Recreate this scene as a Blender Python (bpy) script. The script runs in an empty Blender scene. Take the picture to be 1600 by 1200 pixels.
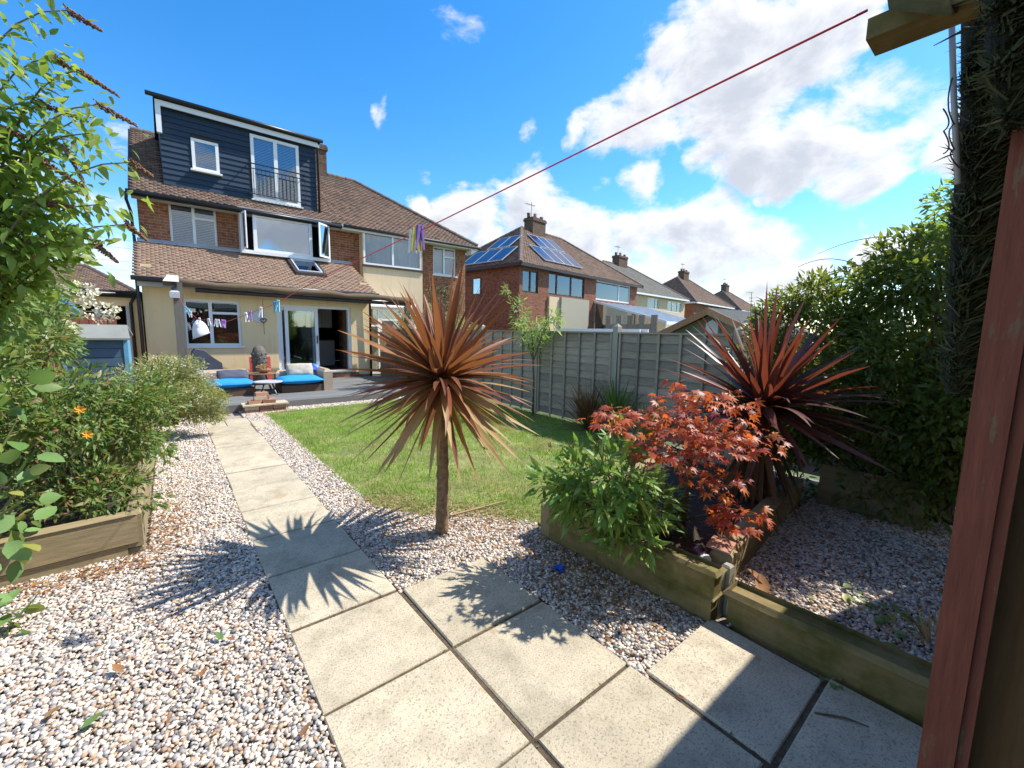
import bpy, math, random
import numpy as np
from mathutils import Matrix, Vector
random.seed(7); rng = np.random.default_rng(11)
S = bpy.context.scene; COL = S.collection
R = math.radians

# ------------------------------------------------------------------ camera
CAM = np.array([0., 0., 1.6])
_p, _y, _r = R(7.125), R(39.19), R(1.0)
fw = np.array([math.sin(_y)*math.cos(_p), math.cos(_y)*math.cos(_p), -math.sin(_p)])
rt = np.array([math.cos(_y), -math.sin(_y), 0.]); upv = np.cross(rt, fw)
r2 = math.cos(_r)*rt + math.sin(_r)*upv; u2 = -math.sin(_r)*rt + math.cos(_r)*upv
cd = bpy.data.cameras.new('camera'); cam = bpy.data.objects.new('camera', cd); COL.objects.link(cam)
cd.sensor_fit = 'HORIZONTAL'; cd.sensor_width = 36.0; cd.lens = 661.6/1600*36
cd.clip_start = 0.02; cd.clip_end = 3000
cam.matrix_world = Matrix(((r2[0], u2[0], -fw[0], 0), (r2[1], u2[1], -fw[1], 0), (r2[2], u2[2], -fw[2], 1.6), (0, 0, 0, 1)))
S.camera = cam

# ------------------------------------------------------------------ sun, sky, exposure
SUN = Vector((1.0, -0.34, 1.3)).normalized()
sl = bpy.data.lights.new('sun', 'SUN'); sl.energy = 3.8; sl.angle = R(0.53); sl.color = (1.0, 0.955, 0.88)
so = bpy.data.objects.new('sun', sl); COL.objects.link(so)
so.rotation_euler = SUN.to_track_quat('Z', 'Y').to_euler(); so.location = (8, -4, 12)
S.view_settings.view_transform = 'Standard'; S.view_settings.look = 'None'
S.view_settings.exposure = 1.0; S.view_settings.gamma = 1.0
S.cycles.max_bounces = 8; S.cycles.transparent_max_bounces = 16
S.cycles.use_denoising = True

world = bpy.data.worlds.new('World'); S.world = world; world.use_nodes = True
wt = world.node_tree; wt.nodes.clear()
def wn(t, **k):
    n = wt.nodes.new(t)
    for a, b in k.items(): setattr(n, a, b)
    return n
def wl(a, b): wt.links.new(a, b)
def wmath(op, a, b=None, clamp=False):
    n = wn('ShaderNodeMath', operation=op, use_clamp=clamp)
    for i, v in enumerate((a, b)):
        if v is None: continue
        if isinstance(v, (int, float)): n.inputs[i].default_value = v
        else: wl(v, n.inputs[i])
    return n.outputs[0]
sky = wn('ShaderNodeTexSky', sky_type='NISHITA', sun_disc=False)
sky.sun_elevation = math.asin(SUN.z); sky.sun_rotation = math.atan2(SUN.x, SUN.y)
sky.air_density = 1.0; sky.dust_density = 0.25; sky.ozone_density = 3.0
tc = wn('ShaderNodeTexCoord')
CLOUDS = [(0.806,0.343,0.483,0.116),(0.774,0.435,0.460,0.099),(0.830,0.277,0.485,0.101),(0.742,0.531,0.408,0.078),(0.834,0.389,0.392,0.095),(0.709,0.589,0.388,0.069),(0.852,0.220,0.475,0.053),(0.915,0.216,0.342,0.090),(0.924,0.156,0.348,0.071),(0.898,0.301,0.322,0.082),(0.934,0.223,0.278,0.069),(0.947,0.118,0.300,0.053),(0.873,0.366,0.324,0.054),(0.595,0.693,0.408,0.028),(0.779,0.549,0.302,0.053),(0.735,0.605,0.306,0.027),(0.366,0.836,0.409,0.018),(0.437,0.844,0.313,0.031),(0.383,0.876,0.293,0.021),(0.898,0.358,0.257,0.015),(0.960,0.199,0.198,0.024),(0.515,0.818,0.256,0.075),(0.641,0.729,0.242,0.101),(0.719,0.666,0.196,0.115),(0.807,0.561,0.186,0.112),(0.871,0.464,0.162,0.108),(0.922,0.368,0.119,0.092),(0.953,0.279,0.120,0.054),(0.976,0.166,0.138,0.059),(0.599,0.788,0.140,0.118),(0.444,0.860,0.252,0.049),(-0.034,0.952,0.305,0.046),(-0.076,0.982,0.171,0.075),(-0.118,0.987,0.106,0.082),(-0.058,0.992,0.114,0.068),(-0.142,0.971,0.194,0.060)]
def cloud_density(vec):
    m = None
    wz = wn('ShaderNodeTexNoise'); wz.inputs['Scale'].default_value = 9.0; wz.inputs['Detail'].default_value = 5.0; wl(vec, wz.inputs['Vector'])
    wc = wn('ShaderNodeVectorMath', operation='SUBTRACT'); wl(wz.outputs['Color'], wc.inputs[0]); wc.inputs[1].default_value = (0.5, 0.5, 0.5)
    ws = wn('ShaderNodeVectorMath', operation='SCALE'); wl(wc.outputs[0], ws.inputs[0]); ws.inputs['Scale'].default_value = 0.13
    wa = wn('ShaderNodeVectorMath', operation='ADD'); wl(vec, wa.inputs[0]); wl(ws.outputs[0], wa.inputs[1])
    wv = wn('ShaderNodeVectorMath', operation='NORMALIZE'); wl(wa.outputs[0], wv.inputs[0]); vraw = vec; vec = wv.outputs[0]
    for (x, y, z, a) in CLOUDS:
        a *= 1.3
        d = wn('ShaderNodeVectorMath', operation='DOT_PRODUCT'); wl(vec, d.inputs[0])
        l = math.sqrt(x*x+y*y+z*z); d.inputs[1].default_value = (x/l, y/l, z/l)
        c = math.cos(a)
        f = wn('ShaderNodeMapRange', interpolation_type='LINEAR'); f.inputs[1].default_value = c; f.inputs[2].default_value = 1 - (1-c)*0.05
        wl(d.outputs['Value'], f.inputs[0])
        if a < 0.045 or x < 0: f.inputs[4].default_value = 0.6
        m = f.outputs[0] if m is None else wmath('MAXIMUM', m, f.outputs[0])
    # unseen scattered cloud added outside the view, for whiter fill light in shadows
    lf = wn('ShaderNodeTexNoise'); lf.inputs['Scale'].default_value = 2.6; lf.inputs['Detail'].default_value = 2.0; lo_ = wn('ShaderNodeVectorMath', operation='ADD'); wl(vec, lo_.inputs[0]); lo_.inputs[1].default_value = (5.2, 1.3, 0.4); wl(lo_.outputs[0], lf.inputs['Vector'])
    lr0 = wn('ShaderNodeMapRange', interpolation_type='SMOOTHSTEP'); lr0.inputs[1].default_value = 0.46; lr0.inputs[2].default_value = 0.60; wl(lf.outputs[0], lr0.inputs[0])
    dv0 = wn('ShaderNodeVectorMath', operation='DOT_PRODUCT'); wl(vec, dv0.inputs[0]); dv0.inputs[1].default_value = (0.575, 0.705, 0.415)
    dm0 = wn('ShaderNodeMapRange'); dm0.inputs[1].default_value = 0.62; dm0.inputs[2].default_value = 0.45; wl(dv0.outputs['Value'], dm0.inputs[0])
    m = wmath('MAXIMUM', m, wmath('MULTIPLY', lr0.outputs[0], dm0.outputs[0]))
    st = wn('ShaderNodeMapping'); st.inputs['Scale'].default_value = (1, 1, 1.7); wl(vraw, st.inputs[0])
    n1 = wn('ShaderNodeTexNoise'); n1.inputs['Scale'].default_value = 6.0; n1.inputs['Detail'].default_value = 9.0; n1.inputs['Roughness'].default_value = 0.62; n1.inputs['Distortion'].default_value = 0.25
    wl(st.outputs[0], n1.inputs['Vector'])
    nz = wmath('MULTIPLY', wmath('SUBTRACT', n1.outputs[0], 0.5), 3.1)
    return wmath('ADD', wmath('MULTIPLY', m, 1.12), nz), n1.outputs[0]
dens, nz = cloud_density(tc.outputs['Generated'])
off = wn('ShaderNodeVectorMath', operation='ADD'); wl(tc.outputs['Generated'], off.inputs[0]); off.inputs[1].default_value = tuple(SUN*0.035)
nn = wn('ShaderNodeVectorMath', operation='NORMALIZE'); wl(off.outputs[0], nn.inputs[0])
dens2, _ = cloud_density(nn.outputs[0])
alpha = wn('ShaderNodeMapRange', interpolation_type='SMOOTHSTEP'); alpha.inputs[1].default_value = 0.38; alpha.inputs[2].default_value = 1.0; wl(dens, alpha.inputs[0])
shade = wn('ShaderNodeMapRange', interpolation_type='SMOOTHSTEP'); shade.inputs[1].default_value = 0.65; shade.inputs[2].default_value = 1.6; wl(dens2, shade.inputs[0])
ccol = wn('ShaderNodeMix', data_type='RGBA'); ccol.inputs[6].default_value = (3.6, 3.62, 3.68, 1); ccol.inputs[7].default_value = (2.3, 2.42, 2.68, 1); wl(shade.outputs[0], ccol.inputs[0])
hs = wn('ShaderNodeHueSaturation'); hs.inputs['Saturation'].default_value = 1.36; hs.inputs['Value'].default_value = 0.90; wl(sky.outputs[0], hs.inputs['Color'])
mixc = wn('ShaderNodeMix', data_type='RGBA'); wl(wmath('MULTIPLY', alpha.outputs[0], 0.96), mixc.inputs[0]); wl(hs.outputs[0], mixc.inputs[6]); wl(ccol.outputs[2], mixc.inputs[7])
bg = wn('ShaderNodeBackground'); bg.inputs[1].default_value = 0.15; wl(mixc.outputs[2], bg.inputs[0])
wo = wn('ShaderNodeOutputWorld'); wl(bg.outputs[0], wo.inputs[0])

# ------------------------------------------------------------------ materials
M = {}
def newmat(name):
    m = bpy.data.materials.new(name); m.use_nodes = True; nt = m.node_tree; nt.nodes.clear()
    out = nt.nodes.new('ShaderNodeOutputMaterial'); b = nt.nodes.new('ShaderNodeBsdfPrincipled')
    nt.links.new(b.outputs[0], out.inputs[0]); M[name] = m
    return m, nt, b, out
def nd(nt, t, ins=None, **k):
    n = nt.nodes.new(t)
    for a, b in k.items(): setattr(n, a, b)
    for a, b in (ins or {}).items():
        if hasattr(b, 'is_linked') or hasattr(b, 'links'): nt.links.new(b, n.inputs[a])
        else: n.inputs[a].default_value = b
    return n
def c4(c): return (c[0], c[1], c[2], 1)
def ramp(nt, fac, cols, const=False):
    r = nt.nodes.new('ShaderNodeValToRGB'); cr = r.color_ramp
    if const: cr.interpolation = 'CONSTANT'
    if len(cols) == 1: cols = list(cols)*2
    n = len(cols)
    while len(cr.elements) < n: cr.elements.new(0.5)
    for i, c in enumerate(cols):
        cr.elements[i].position = i/n if const else i/(max(1, n-1)); cr.elements[i].color = c4(c)
    nt.links.new(fac, r.inputs[0]); return r.outputs[0]
def bump(nt, b, h, s, d=0.01):
    n = nd(nt, 'ShaderNodeBump', {'Strength': s, 'Distance': d, 'Height': h}); nt.links.new(n.outputs[0], b.inputs['Normal'])
def randval(nt):
    g = nd(nt, 'ShaderNodeNewGeometry'); o = nd(nt, 'ShaderNodeObjectInfo')
    a = nd(nt, 'ShaderNodeMath', {0: g.outputs['Random Per Island'], 1: o.outputs['Random']}, operation='ADD')
    return nd(nt, 'ShaderNodeMath', {0: a.outputs[0]}, operation='FRACT').outputs[0]
def noise(nt, scale, detail=4, rough=0.55, vec=None, mapscale=None):
    t = nd(nt, 'ShaderNodeTexCoord'); v = vec or t.outputs['Object']
    if mapscale:
        mp = nd(nt, 'ShaderNodeMapping', {'Vector': v, 'Scale': mapscale}); v = mp.outputs[0]
    return nd(nt, 'ShaderNodeTexNoise', {'Vector': v, 'Scale': scale, 'Detail': detail, 'Roughness': rough}).outputs[0]
def mixc_(nt, fac, a, b, mode='MIX'):
    n = nd(nt, 'ShaderNodeMix', data_type='RGBA', blend_type=mode)
    for i, v in ((0, fac), (6, a), (7, b)):
        if hasattr(v, 'links'): nt.links.new(v, n.inputs[i])
        elif i == 0: n.inputs[0].default_value = v
        else: n.inputs[i].default_value = c4(v)
    return n.outputs[2]
def m_plain(name, col, rough=0.6, var=0.25, scale=6, metal=0, bmp=0.0):
    m, nt, b, _ = newmat(name)
    f = noise(nt, scale); lo = [c*(1-var) for c in col]; hi = [min(1, c*(1+var)) for c in col]
    c = ramp(nt, f, [lo, lo, col, hi, hi]); nt.links.new(c, b.inputs['Base Color'])
    b.inputs['Roughness'].default_value = rough; b.inputs['Metallic'].default_value = metal
    if bmp: bump(nt, b, noise(nt, scale*12, 5), bmp)
    return m
def m_pieces(name, cols, rough=0.8, spec=0.3, fine=40, fineamt=0.35, transl=0.0, tcol=None, stain=None, const=False):
    """colour by piece (island or object) with fine noise over it"""
    m, nt, b, out = newmat(name)
    c = ramp(nt, randval(nt), cols, const)
    f = noise(nt, fine, 4)
    c = mixc_(nt, fineamt, c, ramp(nt, f, [(0.1, 0.1, 0.1), (0.5, 0.5, 0.5), (0.95, 0.95, 0.95)]), 'OVERLAY')
    if stain:
        s = noise(nt, stain[0], 5, 0.65); s = nd(nt, 'ShaderNodeMapRange', {0: s, 1: stain[1], 2: stain[2]}).outputs[0]
        c = mixc_(nt, s, c, stain[3])
    nt.links.new(c, b.inputs['Base Color']); b.inputs['Roughness'].default_value = rough; b.inputs['Specular IOR Level'].default_value = spec
    if transl:
        t = nd(nt, 'ShaderNodeBsdfTranslucent'); tm = mixc_(nt, 0.55, c, tcol) if tcol else c
        nt.links.new(tm, t.inputs[0])
        mx = nd(nt, 'ShaderNodeMixShader', {0: transl}); nt.links.new(b.outputs[0], mx.inputs[1]); nt.links.new(t.outputs[0], mx.inputs[2])
        nt.links.new(mx.outputs[0], out.inputs[0])
    else: bump(nt, b, f, 0.3, 0.004)
    return m
def m_wood(name, cols, axis='x', rough=0.8, moss=None, fine=30):
    m, nt, b, _ = newmat(name)
    ms = {'x': (1.2, 14, 14), 'y': (14, 1.2, 14), 'z': (14, 14, 1.2)}[axis]
    g = noise(nt, fine/8, 8, 0.65, mapscale=ms); base = ramp(nt, randval(nt), cols)
    c = mixc_(nt, 0.75, base, ramp(nt, g, [(0.05, 0.05, 0.05), (0.35, 0.35, 0.35), (0.55, 0.55, 0.55), (0.9, 0.9, 0.9)]), 'OVERLAY')
    if moss:
        s = noise(nt, 3.5, 6, 0.7); s = nd(nt, 'ShaderNodeMapRange', {0: s, 1: 0.42, 2: 0.66}).outputs[0]; c = mixc_(nt, s, c, moss)
    nt.links.new(c, b.inputs['Base Color']); b.inputs['Roughness'].default_value = rough; b.inputs['Specular IOR Level'].default_value = 0.25
    bump(nt, b, g, 0.45, 0.006); return m
def m_render(name, col):
    m, nt, b, _ = newmat(name); c = ramp(nt, noise(nt, 1.5, 6), [[x*.9 for x in col], col, [min(1, x*1.05) for x in col]])
    s_ = nd(nt, 'ShaderNodeMapRange', {0: noise(nt, 1.0, 7, 0.7, mapscale=(5, 5, .45)), 1: 0.50, 2: 0.78}).outputs[0]; c = mixc_(nt, nd(nt, 'ShaderNodeMath', {0: s_, 1: .45}, operation='MULTIPLY').outputs[0], c, [x*.5 for x in col])
    nt.links.new(c, b.inputs['Base Color']); b.inputs['Roughness'].default_value = .92; bump(nt, b, noise(nt, 60, 4), .35, .006); return m
def m_brick(name, c1, c2, mortar, bw=0.225, bh=0.075):
    m, nt, b, _ = newmat(name)
    t = nd(nt, 'ShaderNodeTexCoord'); sp = nd(nt, 'ShaderNodeSeparateXYZ', {0: t.outputs['Object']})
    ad = nd(nt, 'ShaderNodeMath', {0: sp.outputs[0], 1: sp.outputs[1]}, operation='ADD')
    cb = nd(nt, 'ShaderNodeCombineXYZ', {0: ad.outputs[0], 1: sp.outputs[2]})
    br = nd(nt, 'ShaderNodeTexBrick', {'Vector': cb.outputs[0], 'Color1': c4(c1), 'Color2': c4(c2), 'Mortar': c4(mortar), 'Scale': 1.0, 'Mortar Size': 0.009, 'Mortar Smooth': 0.2, 'Bias': 0.0, 'Brick Width': bw, 'Row Height': bh})
    st = noise(nt, 1.3, 6, 0.6); c = mixc_(nt, 0.45, br.outputs[0], ramp(nt, st, [(0.15, 0.15, 0.15), (0.5, 0.5, 0.5), (0.8, 0.8, 0.8)]), 'OVERLAY')
    # individual dark-burnt bricks
    vo = nd(nt, 'ShaderNodeTexNoise', {'Vector': cb.outputs[0], 'Scale': 7.0, 'Detail': 2.0}); k = nd(nt, 'ShaderNodeMapRange', {0: vo.outputs[0], 1: 0.52, 2: 0.7}).outputs[0]
    c = mixc_(nt, k, c, [x*0.5 for x in c1]); nt.links.new(c, b.inputs['Base Color'])
    b.inputs['Roughness'].default_value = 0.9; b.inputs['Specular IOR Level'].default_value = 0.2
    h = nd(nt, 'ShaderNodeMath', {0: 1.0, 1: br.outputs['Fac']}, operation='SUBTRACT').outputs[0]; bump(nt, b, h, 0.6, 0.01); return m
def m_glass(name, tint=(0.5, 0.6, 0.65), refl=0.22):
    m, nt, b, out = newmat(name); nt.nodes.remove(b)
    tr = nd(nt, 'ShaderNodeBsdfTransparent', {0: c4(tint)}); gl = nd(nt, 'ShaderNodeBsdfGlossy', {'Color': (0.85, 0.93, 1, 1), 'Roughness': 0.015})
    n = noise(nt, 0.9, 2); bp = nd(nt, 'ShaderNodeBump', {'Strength': 0.05, 'Distance': 0.05, 'Height': n}); nt.links.new(bp.outputs[0], gl.inputs['Normal'])
    fr = nd(nt, 'ShaderNodeFresnel', {'IOR': 1.5}); f = nd(nt, 'ShaderNodeMath', {0: fr.outputs[0], 1: refl}, operation='ADD', use_clamp=True)
    mx = nd(nt, 'ShaderNodeMixShader', {0: f.outputs[0]}); nt.links.new(tr.outputs[0], mx.inputs[1]); nt.links.new(gl.outputs[0], mx.inputs[2]); nt.links.new(mx.outputs[0], out.inputs[0]); return m

m_plain('soil', (0.055, 0.038, 0.025), 0.95, 0.5, 30, bmp=0.8); m_plain('joint_dirt', (0.13, 0.095, 0.06), 0.95, 0.5, 40, bmp=0.8); m_plain('grit', (0.36, 0.30, 0.24), 0.95, 0.4, 60, bmp=0.8)
m_pieces('moss', [(0.16, 0.12, 0.05), (0.10, 0.12, 0.03), (0.22, 0.17, 0.08), (0.13, 0.15, 0.04), (0.18, 0.11, 0.05)], 0.9, 0.2, 20, 0.3)
m_plain('far_ground', (0.07, 0.10, 0.035), 0.95, 0.4, 0.6)
m_plain('lawn_soil', (0.20, 0.20, 0.07), 0.95, 0.5, 3, bmp=0.4)
m_pieces('pebbles', [(0.56, 0.47, 0.37), (0.30, 0.29, 0.28), (0.65, 0.57, 0.47), (0.43, 0.30, 0.19), (0.60, 0.53, 0.46), (0.67, 0.58, 0.46), (0.39, 0.37, 0.36), (0.56, 0.41, 0.30), (0.71, 0.66, 0.58), (0.50, 0.42, 0.36), (0.63, 0.50, 0.39), (0.22, 0.20, 0.19), (0.67, 0.61, 0.52), (0.54, 0.48, 0.43), (0.37, 0.25, 0.17), (0.60, 0.51, 0.41)], 0.65, 0.3, 90, 0.5, const=True)
m_pieces('grass', [(0.14, 0.32, 0.035), (0.21, 0.43, 0.05), (0.28, 0.48, 0.07), (0.40, 0.47, 0.13), (0.17, 0.38, 0.045)], 0.6, 0.3, 1.2, 0.5, 0.4, (0.48, 0.62, 0.08), stain=(1.3, 0.53, 0.66, (0.50, 0.42, 0.21)))
# concrete slabs with aggregate, wear, stains
m, nt, b, _ = newmat('concrete')
c = ramp(nt, randval(nt), [(0.46, 0.40, 0.29), (0.55, 0.475, 0.345), (0.49, 0.43, 0.315), (0.57, 0.49, 0.36)])
sp = noise(nt, 140, 3, 0.7); c = mixc_(nt, 0.75, c, ramp(nt, sp, [(0.0, 0.0, 0.0), (0.34, 0.33, 0.32), (0.52, 0.52, 0.52), (0.56, 0.56, 0.55), (0.85, 0.85, 0.85)]), 'OVERLAY')
lg = noise(nt, 2.2, 7, 0.65); c = mixc_(nt, 0.75, c, ramp(nt, lg, [(0.2, 0.2, 0.19), (0.5, 0.5, 0.5), (0.72, 0.71, 0.7)]), 'OVERLAY')
dk_ = nd(nt, 'ShaderNodeMapRange', {0: noise(nt, 115, 3, 0.6), 1: 0.54, 2: 0.64}).outputs[0]; c = mixc_(nt, nd(nt, 'ShaderNodeMath', {0: dk_, 1: 0.6}, operation='MULTIPLY').outputs[0], c, (0.14, 0.12, 0.095))
st = nd(nt, 'ShaderNodeMapRange', {0: noise(nt, 3.3, 4, 0.5), 1: 0.66, 2: 0.685}).outputs[0]; c = mixc_(nt, nd(nt, 'ShaderNodeMath', {0: st, 1: 0.55}, operation='MULTIPLY').outputs[0], c, (0.38, 0.27, 0.13))
al = nd(nt, 'ShaderNodeMapRange', {0: noise(nt, 4.7, 7, 0.72), 1: 0.46, 2: 0.70}).outputs[0]; c = mixc_(nt, nd(nt, 'ShaderNodeMath', {0: al, 1: 0.45}, operation='MULTIPLY').outputs[0], c, (0.17, 0.15, 0.10))
nt.links.new(c, b.inputs['Base Color']); b.inputs['Roughness'].default_value = 0.9; b.inputs['Specular IOR Level'].default_value = 0.2; bump(nt, b, sp, 0.5, 0.004)
m_brick('brick', (0.36, 0.13, 0.06), (0.26, 0.085, 0.04), (0.33, 0.26, 0.19))
m_brick('brick_chimney', (0.17, 0.10, 0.07), (0.12, 0.075, 0.055), (0.17, 0.14, 0.11))
m_brick('brick_far', (0.30, 0.11, 0.06), (0.22, 0.075, 0.045), (0.26, 0.2, 0.16))
m_pieces('loose_brick', [(0.40, 0.16, 0.09), (0.48, 0.28, 0.18), (0.33, 0.13, 0.08), (0.5, 0.42, 0.32)], 0.9, 0.2, 30, 0.5)
m_pieces('roof_tile', [(0.155, 0.10, 0.075), (0.22, 0.14, 0.10), (0.12, 0.08, 0.065), (0.25, 0.165, 0.115), (0.18, 0.125, 0.10)], 0.85, 0.25, 9, 0.4, stain=(0.8, 0.5, 0.75, (0.11, 0.085, 0.07)))
m_pieces('lean_tile', [(0.27, 0.18, 0.125), (0.30, 0.20, 0.14), (0.24, 0.16, 0.115), (0.32, 0.22, 0.155)], 0.85, 0.25, 9, 0.4)
m_pieces('grey_tile', [(0.17, 0.16, 0.14), (0.22, 0.21, 0.18), (0.14, 0.13, 0.12)], 0.85, 0.25, 5, 0.4)
m_plain('ridge_tile', (0.14, 0.10, 0.08), 0.85, 0.4, 5)
m_render('render_cream', (0.82, 0.62, 0.34))
m_render('render_tan', (0.66, 0.51, 0.33))
m_plain('pebbledash', (0.40, 0.36, 0.28), 0.95, 0.3, 40, bmp=0.6)
m_plain('white_paint', (0.78, 0.79, 0.80), 0.35, 0.03, 3)
m_plain('off_white', (0.50, 0.49, 0.43), 0.6, 0.12, 5)
m_plain('lead', (0.42, 0.43, 0.45), 0.6, 0.25, 4)
m_plain('black_plastic', (0.012, 0.012, 0.014), 0.35, 0.2, 5)
m_plain('dark_frame', (0.03, 0.022, 0.018), 0.5, 0.2, 5)
m_plain('room_dark', (0.05, 0.045, 0.04), 0.9, 0.2, 2)
m_plain('blind', (0.62, 0.66, 0.70), 0.6, 0.05, 4)
m_plain('curtain_blue', (0.16, 0.46, 0.55), 0.85, 0.12, 3)
m_plain('curtain_pale', (0.45, 0.50, 0.52), 0.85, 0.12, 3)
m_glass('glass', (0.80, 0.85, 0.88), 0.10); m_glass('glass_mirror', (0.25, 0.33, 0.40), 0.42); m_glass('glass_roof', (0.6, 0.72, 0.75), 0.3)
m_plain('solar', (0.012, 0.03, 0.09), 0.12, 0.3, 3)
m_wood('cladding', [(0.024, 0.045, 0.078), (0.029, 0.054, 0.092), (0.020, 0.040, 0.068)], 'x', 0.6)
m_wood('deck_wood', [(0.16, 0.17, 0.17), (0.22, 0.22, 0.21), (0.18, 0.17, 0.155)], 'x', 0.7)
m_wood('fence_wood', [(0.33, 0.285, 0.22), (0.45, 0.39, 0.30), (0.27, 0.235, 0.185), (0.39, 0.34, 0.26)], 'y', 0.9)
m_wood('post_wood', [(0.36, 0.34, 0.28), (0.42, 0.39, 0.31)], 'z', 0.9)
m_wood('sleeper', [(0.30, 0.23, 0.125), (0.34, 0.27, 0.15), (0.27, 0.21, 0.12)], 'x', 0.85)
m_wood('sleeper_y', [(0.24, 0.18, 0.075), (0.27, 0.20, 0.09)], 'y', 0.85, moss=(0.10, 0.095, 0.02))
m_wood('log_wood', [(0.13, 0.085, 0.05), (0.17, 0.12, 0.075)], 'x', 0.85)
m_wood('old_post', [(0.17, 0.155, 0.135)], 'z', 0.9)
m_wood('gate_wood', [(0.34, 0.20, 0.11), (0.38, 0.23, 0.13), (0.30, 0.17, 0.09)], 'z', 0.85)
m_wood('shed_wood', [(0.27, 0.14, 0.055), (0.31, 0.16, 0.065), (0.24, 0.125, 0.05)], 'z', 0.7)
m = m_wood('red_paint', [(0.27, 0.082, 0.05), (0.30, 0.09, 0.055)], 'z', 0.65)
nt = m.node_tree; b = nt.nodes['Principled BSDF']; lk = b.inputs['Base Color'].links[0].from_socket
w_ = nd(nt, 'ShaderNodeMapRange', {0: noise(nt, 6.0, 8, 0.75, mapscale=(5, 5, 1)), 1: 0.58, 2: 0.63}).outputs[0]; nt.links.new(mixc_(nt, w_, lk, (0.24, 0.15, 0.085)), b.inputs['Base Color'])
m_wood('white_fence', [(0.42, 0.42, 0.40), (0.36, 0.36, 0.35), (0.48, 0.47, 0.45)], 'z', 0.9)
m_wood('play_wood', [(0.30, 0.25, 0.20), (0.25, 0.21, 0.17)], 'z', 0.9)
m_wood('table_wood', [(0.28, 0.15, 0.07)], 'x', 0.6)
m_wood('plywood', [(0.26, 0.19, 0.10)], 'y', 0.85)
m_plain('shed_green', (0.16, 0.19, 0.13), 0.8, 0.15, 4)
m_plain('box_grey', (0.22, 0.225, 0.20), 0.7, 0.12, 4); m_plain('box_blue', (0.06, 0.11, 0.16), 0.65, 0.15, 4); m_plain('box_trim', (0.12, 0.33, 0.48), 0.6, 0.15, 4)
m_plain('sofa_cloth', (0.42, 0.33, 0.24), 0.95, 0.1, 12, bmp=0.3); m_plain('sofa_dark', (0.13, 0.075, 0.05), 0.9, 0.2, 10)
m_plain('blue_cloth', (0.01, 0.26, 0.62), 0.8, 0.12, 4, bmp=0.2); m_plain('grey_cloth', (0.07, 0.08, 0.11), 0.9, 0.2, 6)
m_plain('stripe_cloth', (0.45, 0.40, 0.32), 0.95, 0.2, 14)
m_plain('stone', (0.13, 0.12, 0.10), 0.9, 0.45, 18, bmp=0.6); m_plain('red_plastic', (0.55, 0.06, 0.06), 0.5, 0.1, 4)
m_plain('mirror_disc', (0.55, 0.57, 0.58), 0.25, 0.05, 3); m_plain('rust', (0.10, 0.06, 0.035), 0.8, 0.4, 10)
m_plain('blue_bright', (0.01, 0.10, 0.60), 0.45, 0.15, 6); m_plain('tarp', (0.02, 0.22, 0.55), 0.5, 0.15, 5)
m_plain('red_line', (0.70, 0.03, 0.04), 0.5, 0.05, 4); m_plain('peg_white', (0.75, 0.75, 0.76), 0.45, 0.04, 4)
m_plain('peg_blue', (0.06, 0.36, 0.70), 0.45, 0.04, 4); m_plain('peg_aqua', (0.25, 0.60, 0.68), 0.45, 0.04, 4); m_plain('peg_lilac', (0.42, 0.25, 0.62), 0.45, 0.04, 4); m_plain('peg_purple', (0.28, 0.06, 0.40), 0.45, 0.04, 4); m_plain('peg_yellow', (0.62, 0.55, 0.12), 0.45, 0.04, 4)
m_plain('canvas', (0.72, 0.70, 0.68), 0.8, 0.06, 6); m_plain('terracotta', (0.40, 0.19, 0.12), 0.8, 0.2, 8); m_plain('glazed', (0.07, 0.02, 0.025), 0.15, 0.2, 5)
m_plain('bark', (0.16, 0.115, 0.075), 0.95, 0.5, 25, bmp=0.8); m_plain('palm_bark', (0.30, 0.20, 0.11), 0.95, 0.55, 30, bmp=1.0); m_plain('stem', (0.17, 0.12, 0.06), 0.8, 0.3, 12); m_plain('green_stem', (0.17, 0.20, 0.07), 0.7, 0.2, 8)
m_pieces('bronze_leaf', [(0.21, 0.07, 0.032), (0.27, 0.10, 0.042), (0.17, 0.055, 0.030), (0.33, 0.15, 0.055)], 0.52, 0.32, 6, 0.3, 0.28, (0.52, 0.20, 0.05))
m_pieces('straw_leaf', [(0.42, 0.27, 0.10), (0.50, 0.36, 0.16), (0.30, 0.15, 0.06), (0.55, 0.43, 0.22)], 0.5, 0.35, 6, 0.25, 0.30, (0.65, 0.38, 0.08))
m_pieces('dark_bronze', [(0.095, 0.032, 0.03), (0.14, 0.048, 0.035), (0.075, 0.028, 0.032), (0.17, 0.065, 0.04)], 0.42, 0.5, 6, 0.3, 0.26, (0.48, 0.10, 0.03))
m_pieces('dead_leaf', [(0.16, 0.08, 0.04), (0.22, 0.13, 0.07), (0.12, 0.07, 0.04)], 0.8, 0.2, 10, 0.3, 0.15, (0.3, 0.15, 0.06))
m_pieces('maple_leaf', [(0.50, 0.07, 0.025), (0.62, 0.15, 0.03), (0.28, 0.05, 0.045), (0.55, 0.10, 0.03), (0.22, 0.06, 0.07), (0.66, 0.24, 0.04)], 0.45, 0.45, 20, 0.25, 0.48, (0.92, 0.24, 0.03))
m_pieces('pieris_leaf', [(0.11, 0.24, 0.045), (0.17, 0.34, 0.06), (0.28, 0.42, 0.08), (0.09, 0.19, 0.05), (0.48, 0.50, 0.11)], 0.48, 0.45, 10, 0.25, 0.35, (0.30, 0.45, 0.05))
m_pieces('shrub_leaf', [(0.05, 0.12, 0.025), (0.09, 0.18, 0.04), (0.15, 0.25, 0.06), (0.20, 0.28, 0.07), (0.28, 0.26, 0.08), (0.08, 0.16, 0.035), (0.30, 0.13, 0.06)], 0.48, 0.45, 10, 0.25, 0.35, (0.35, 0.5, 0.06))
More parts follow.
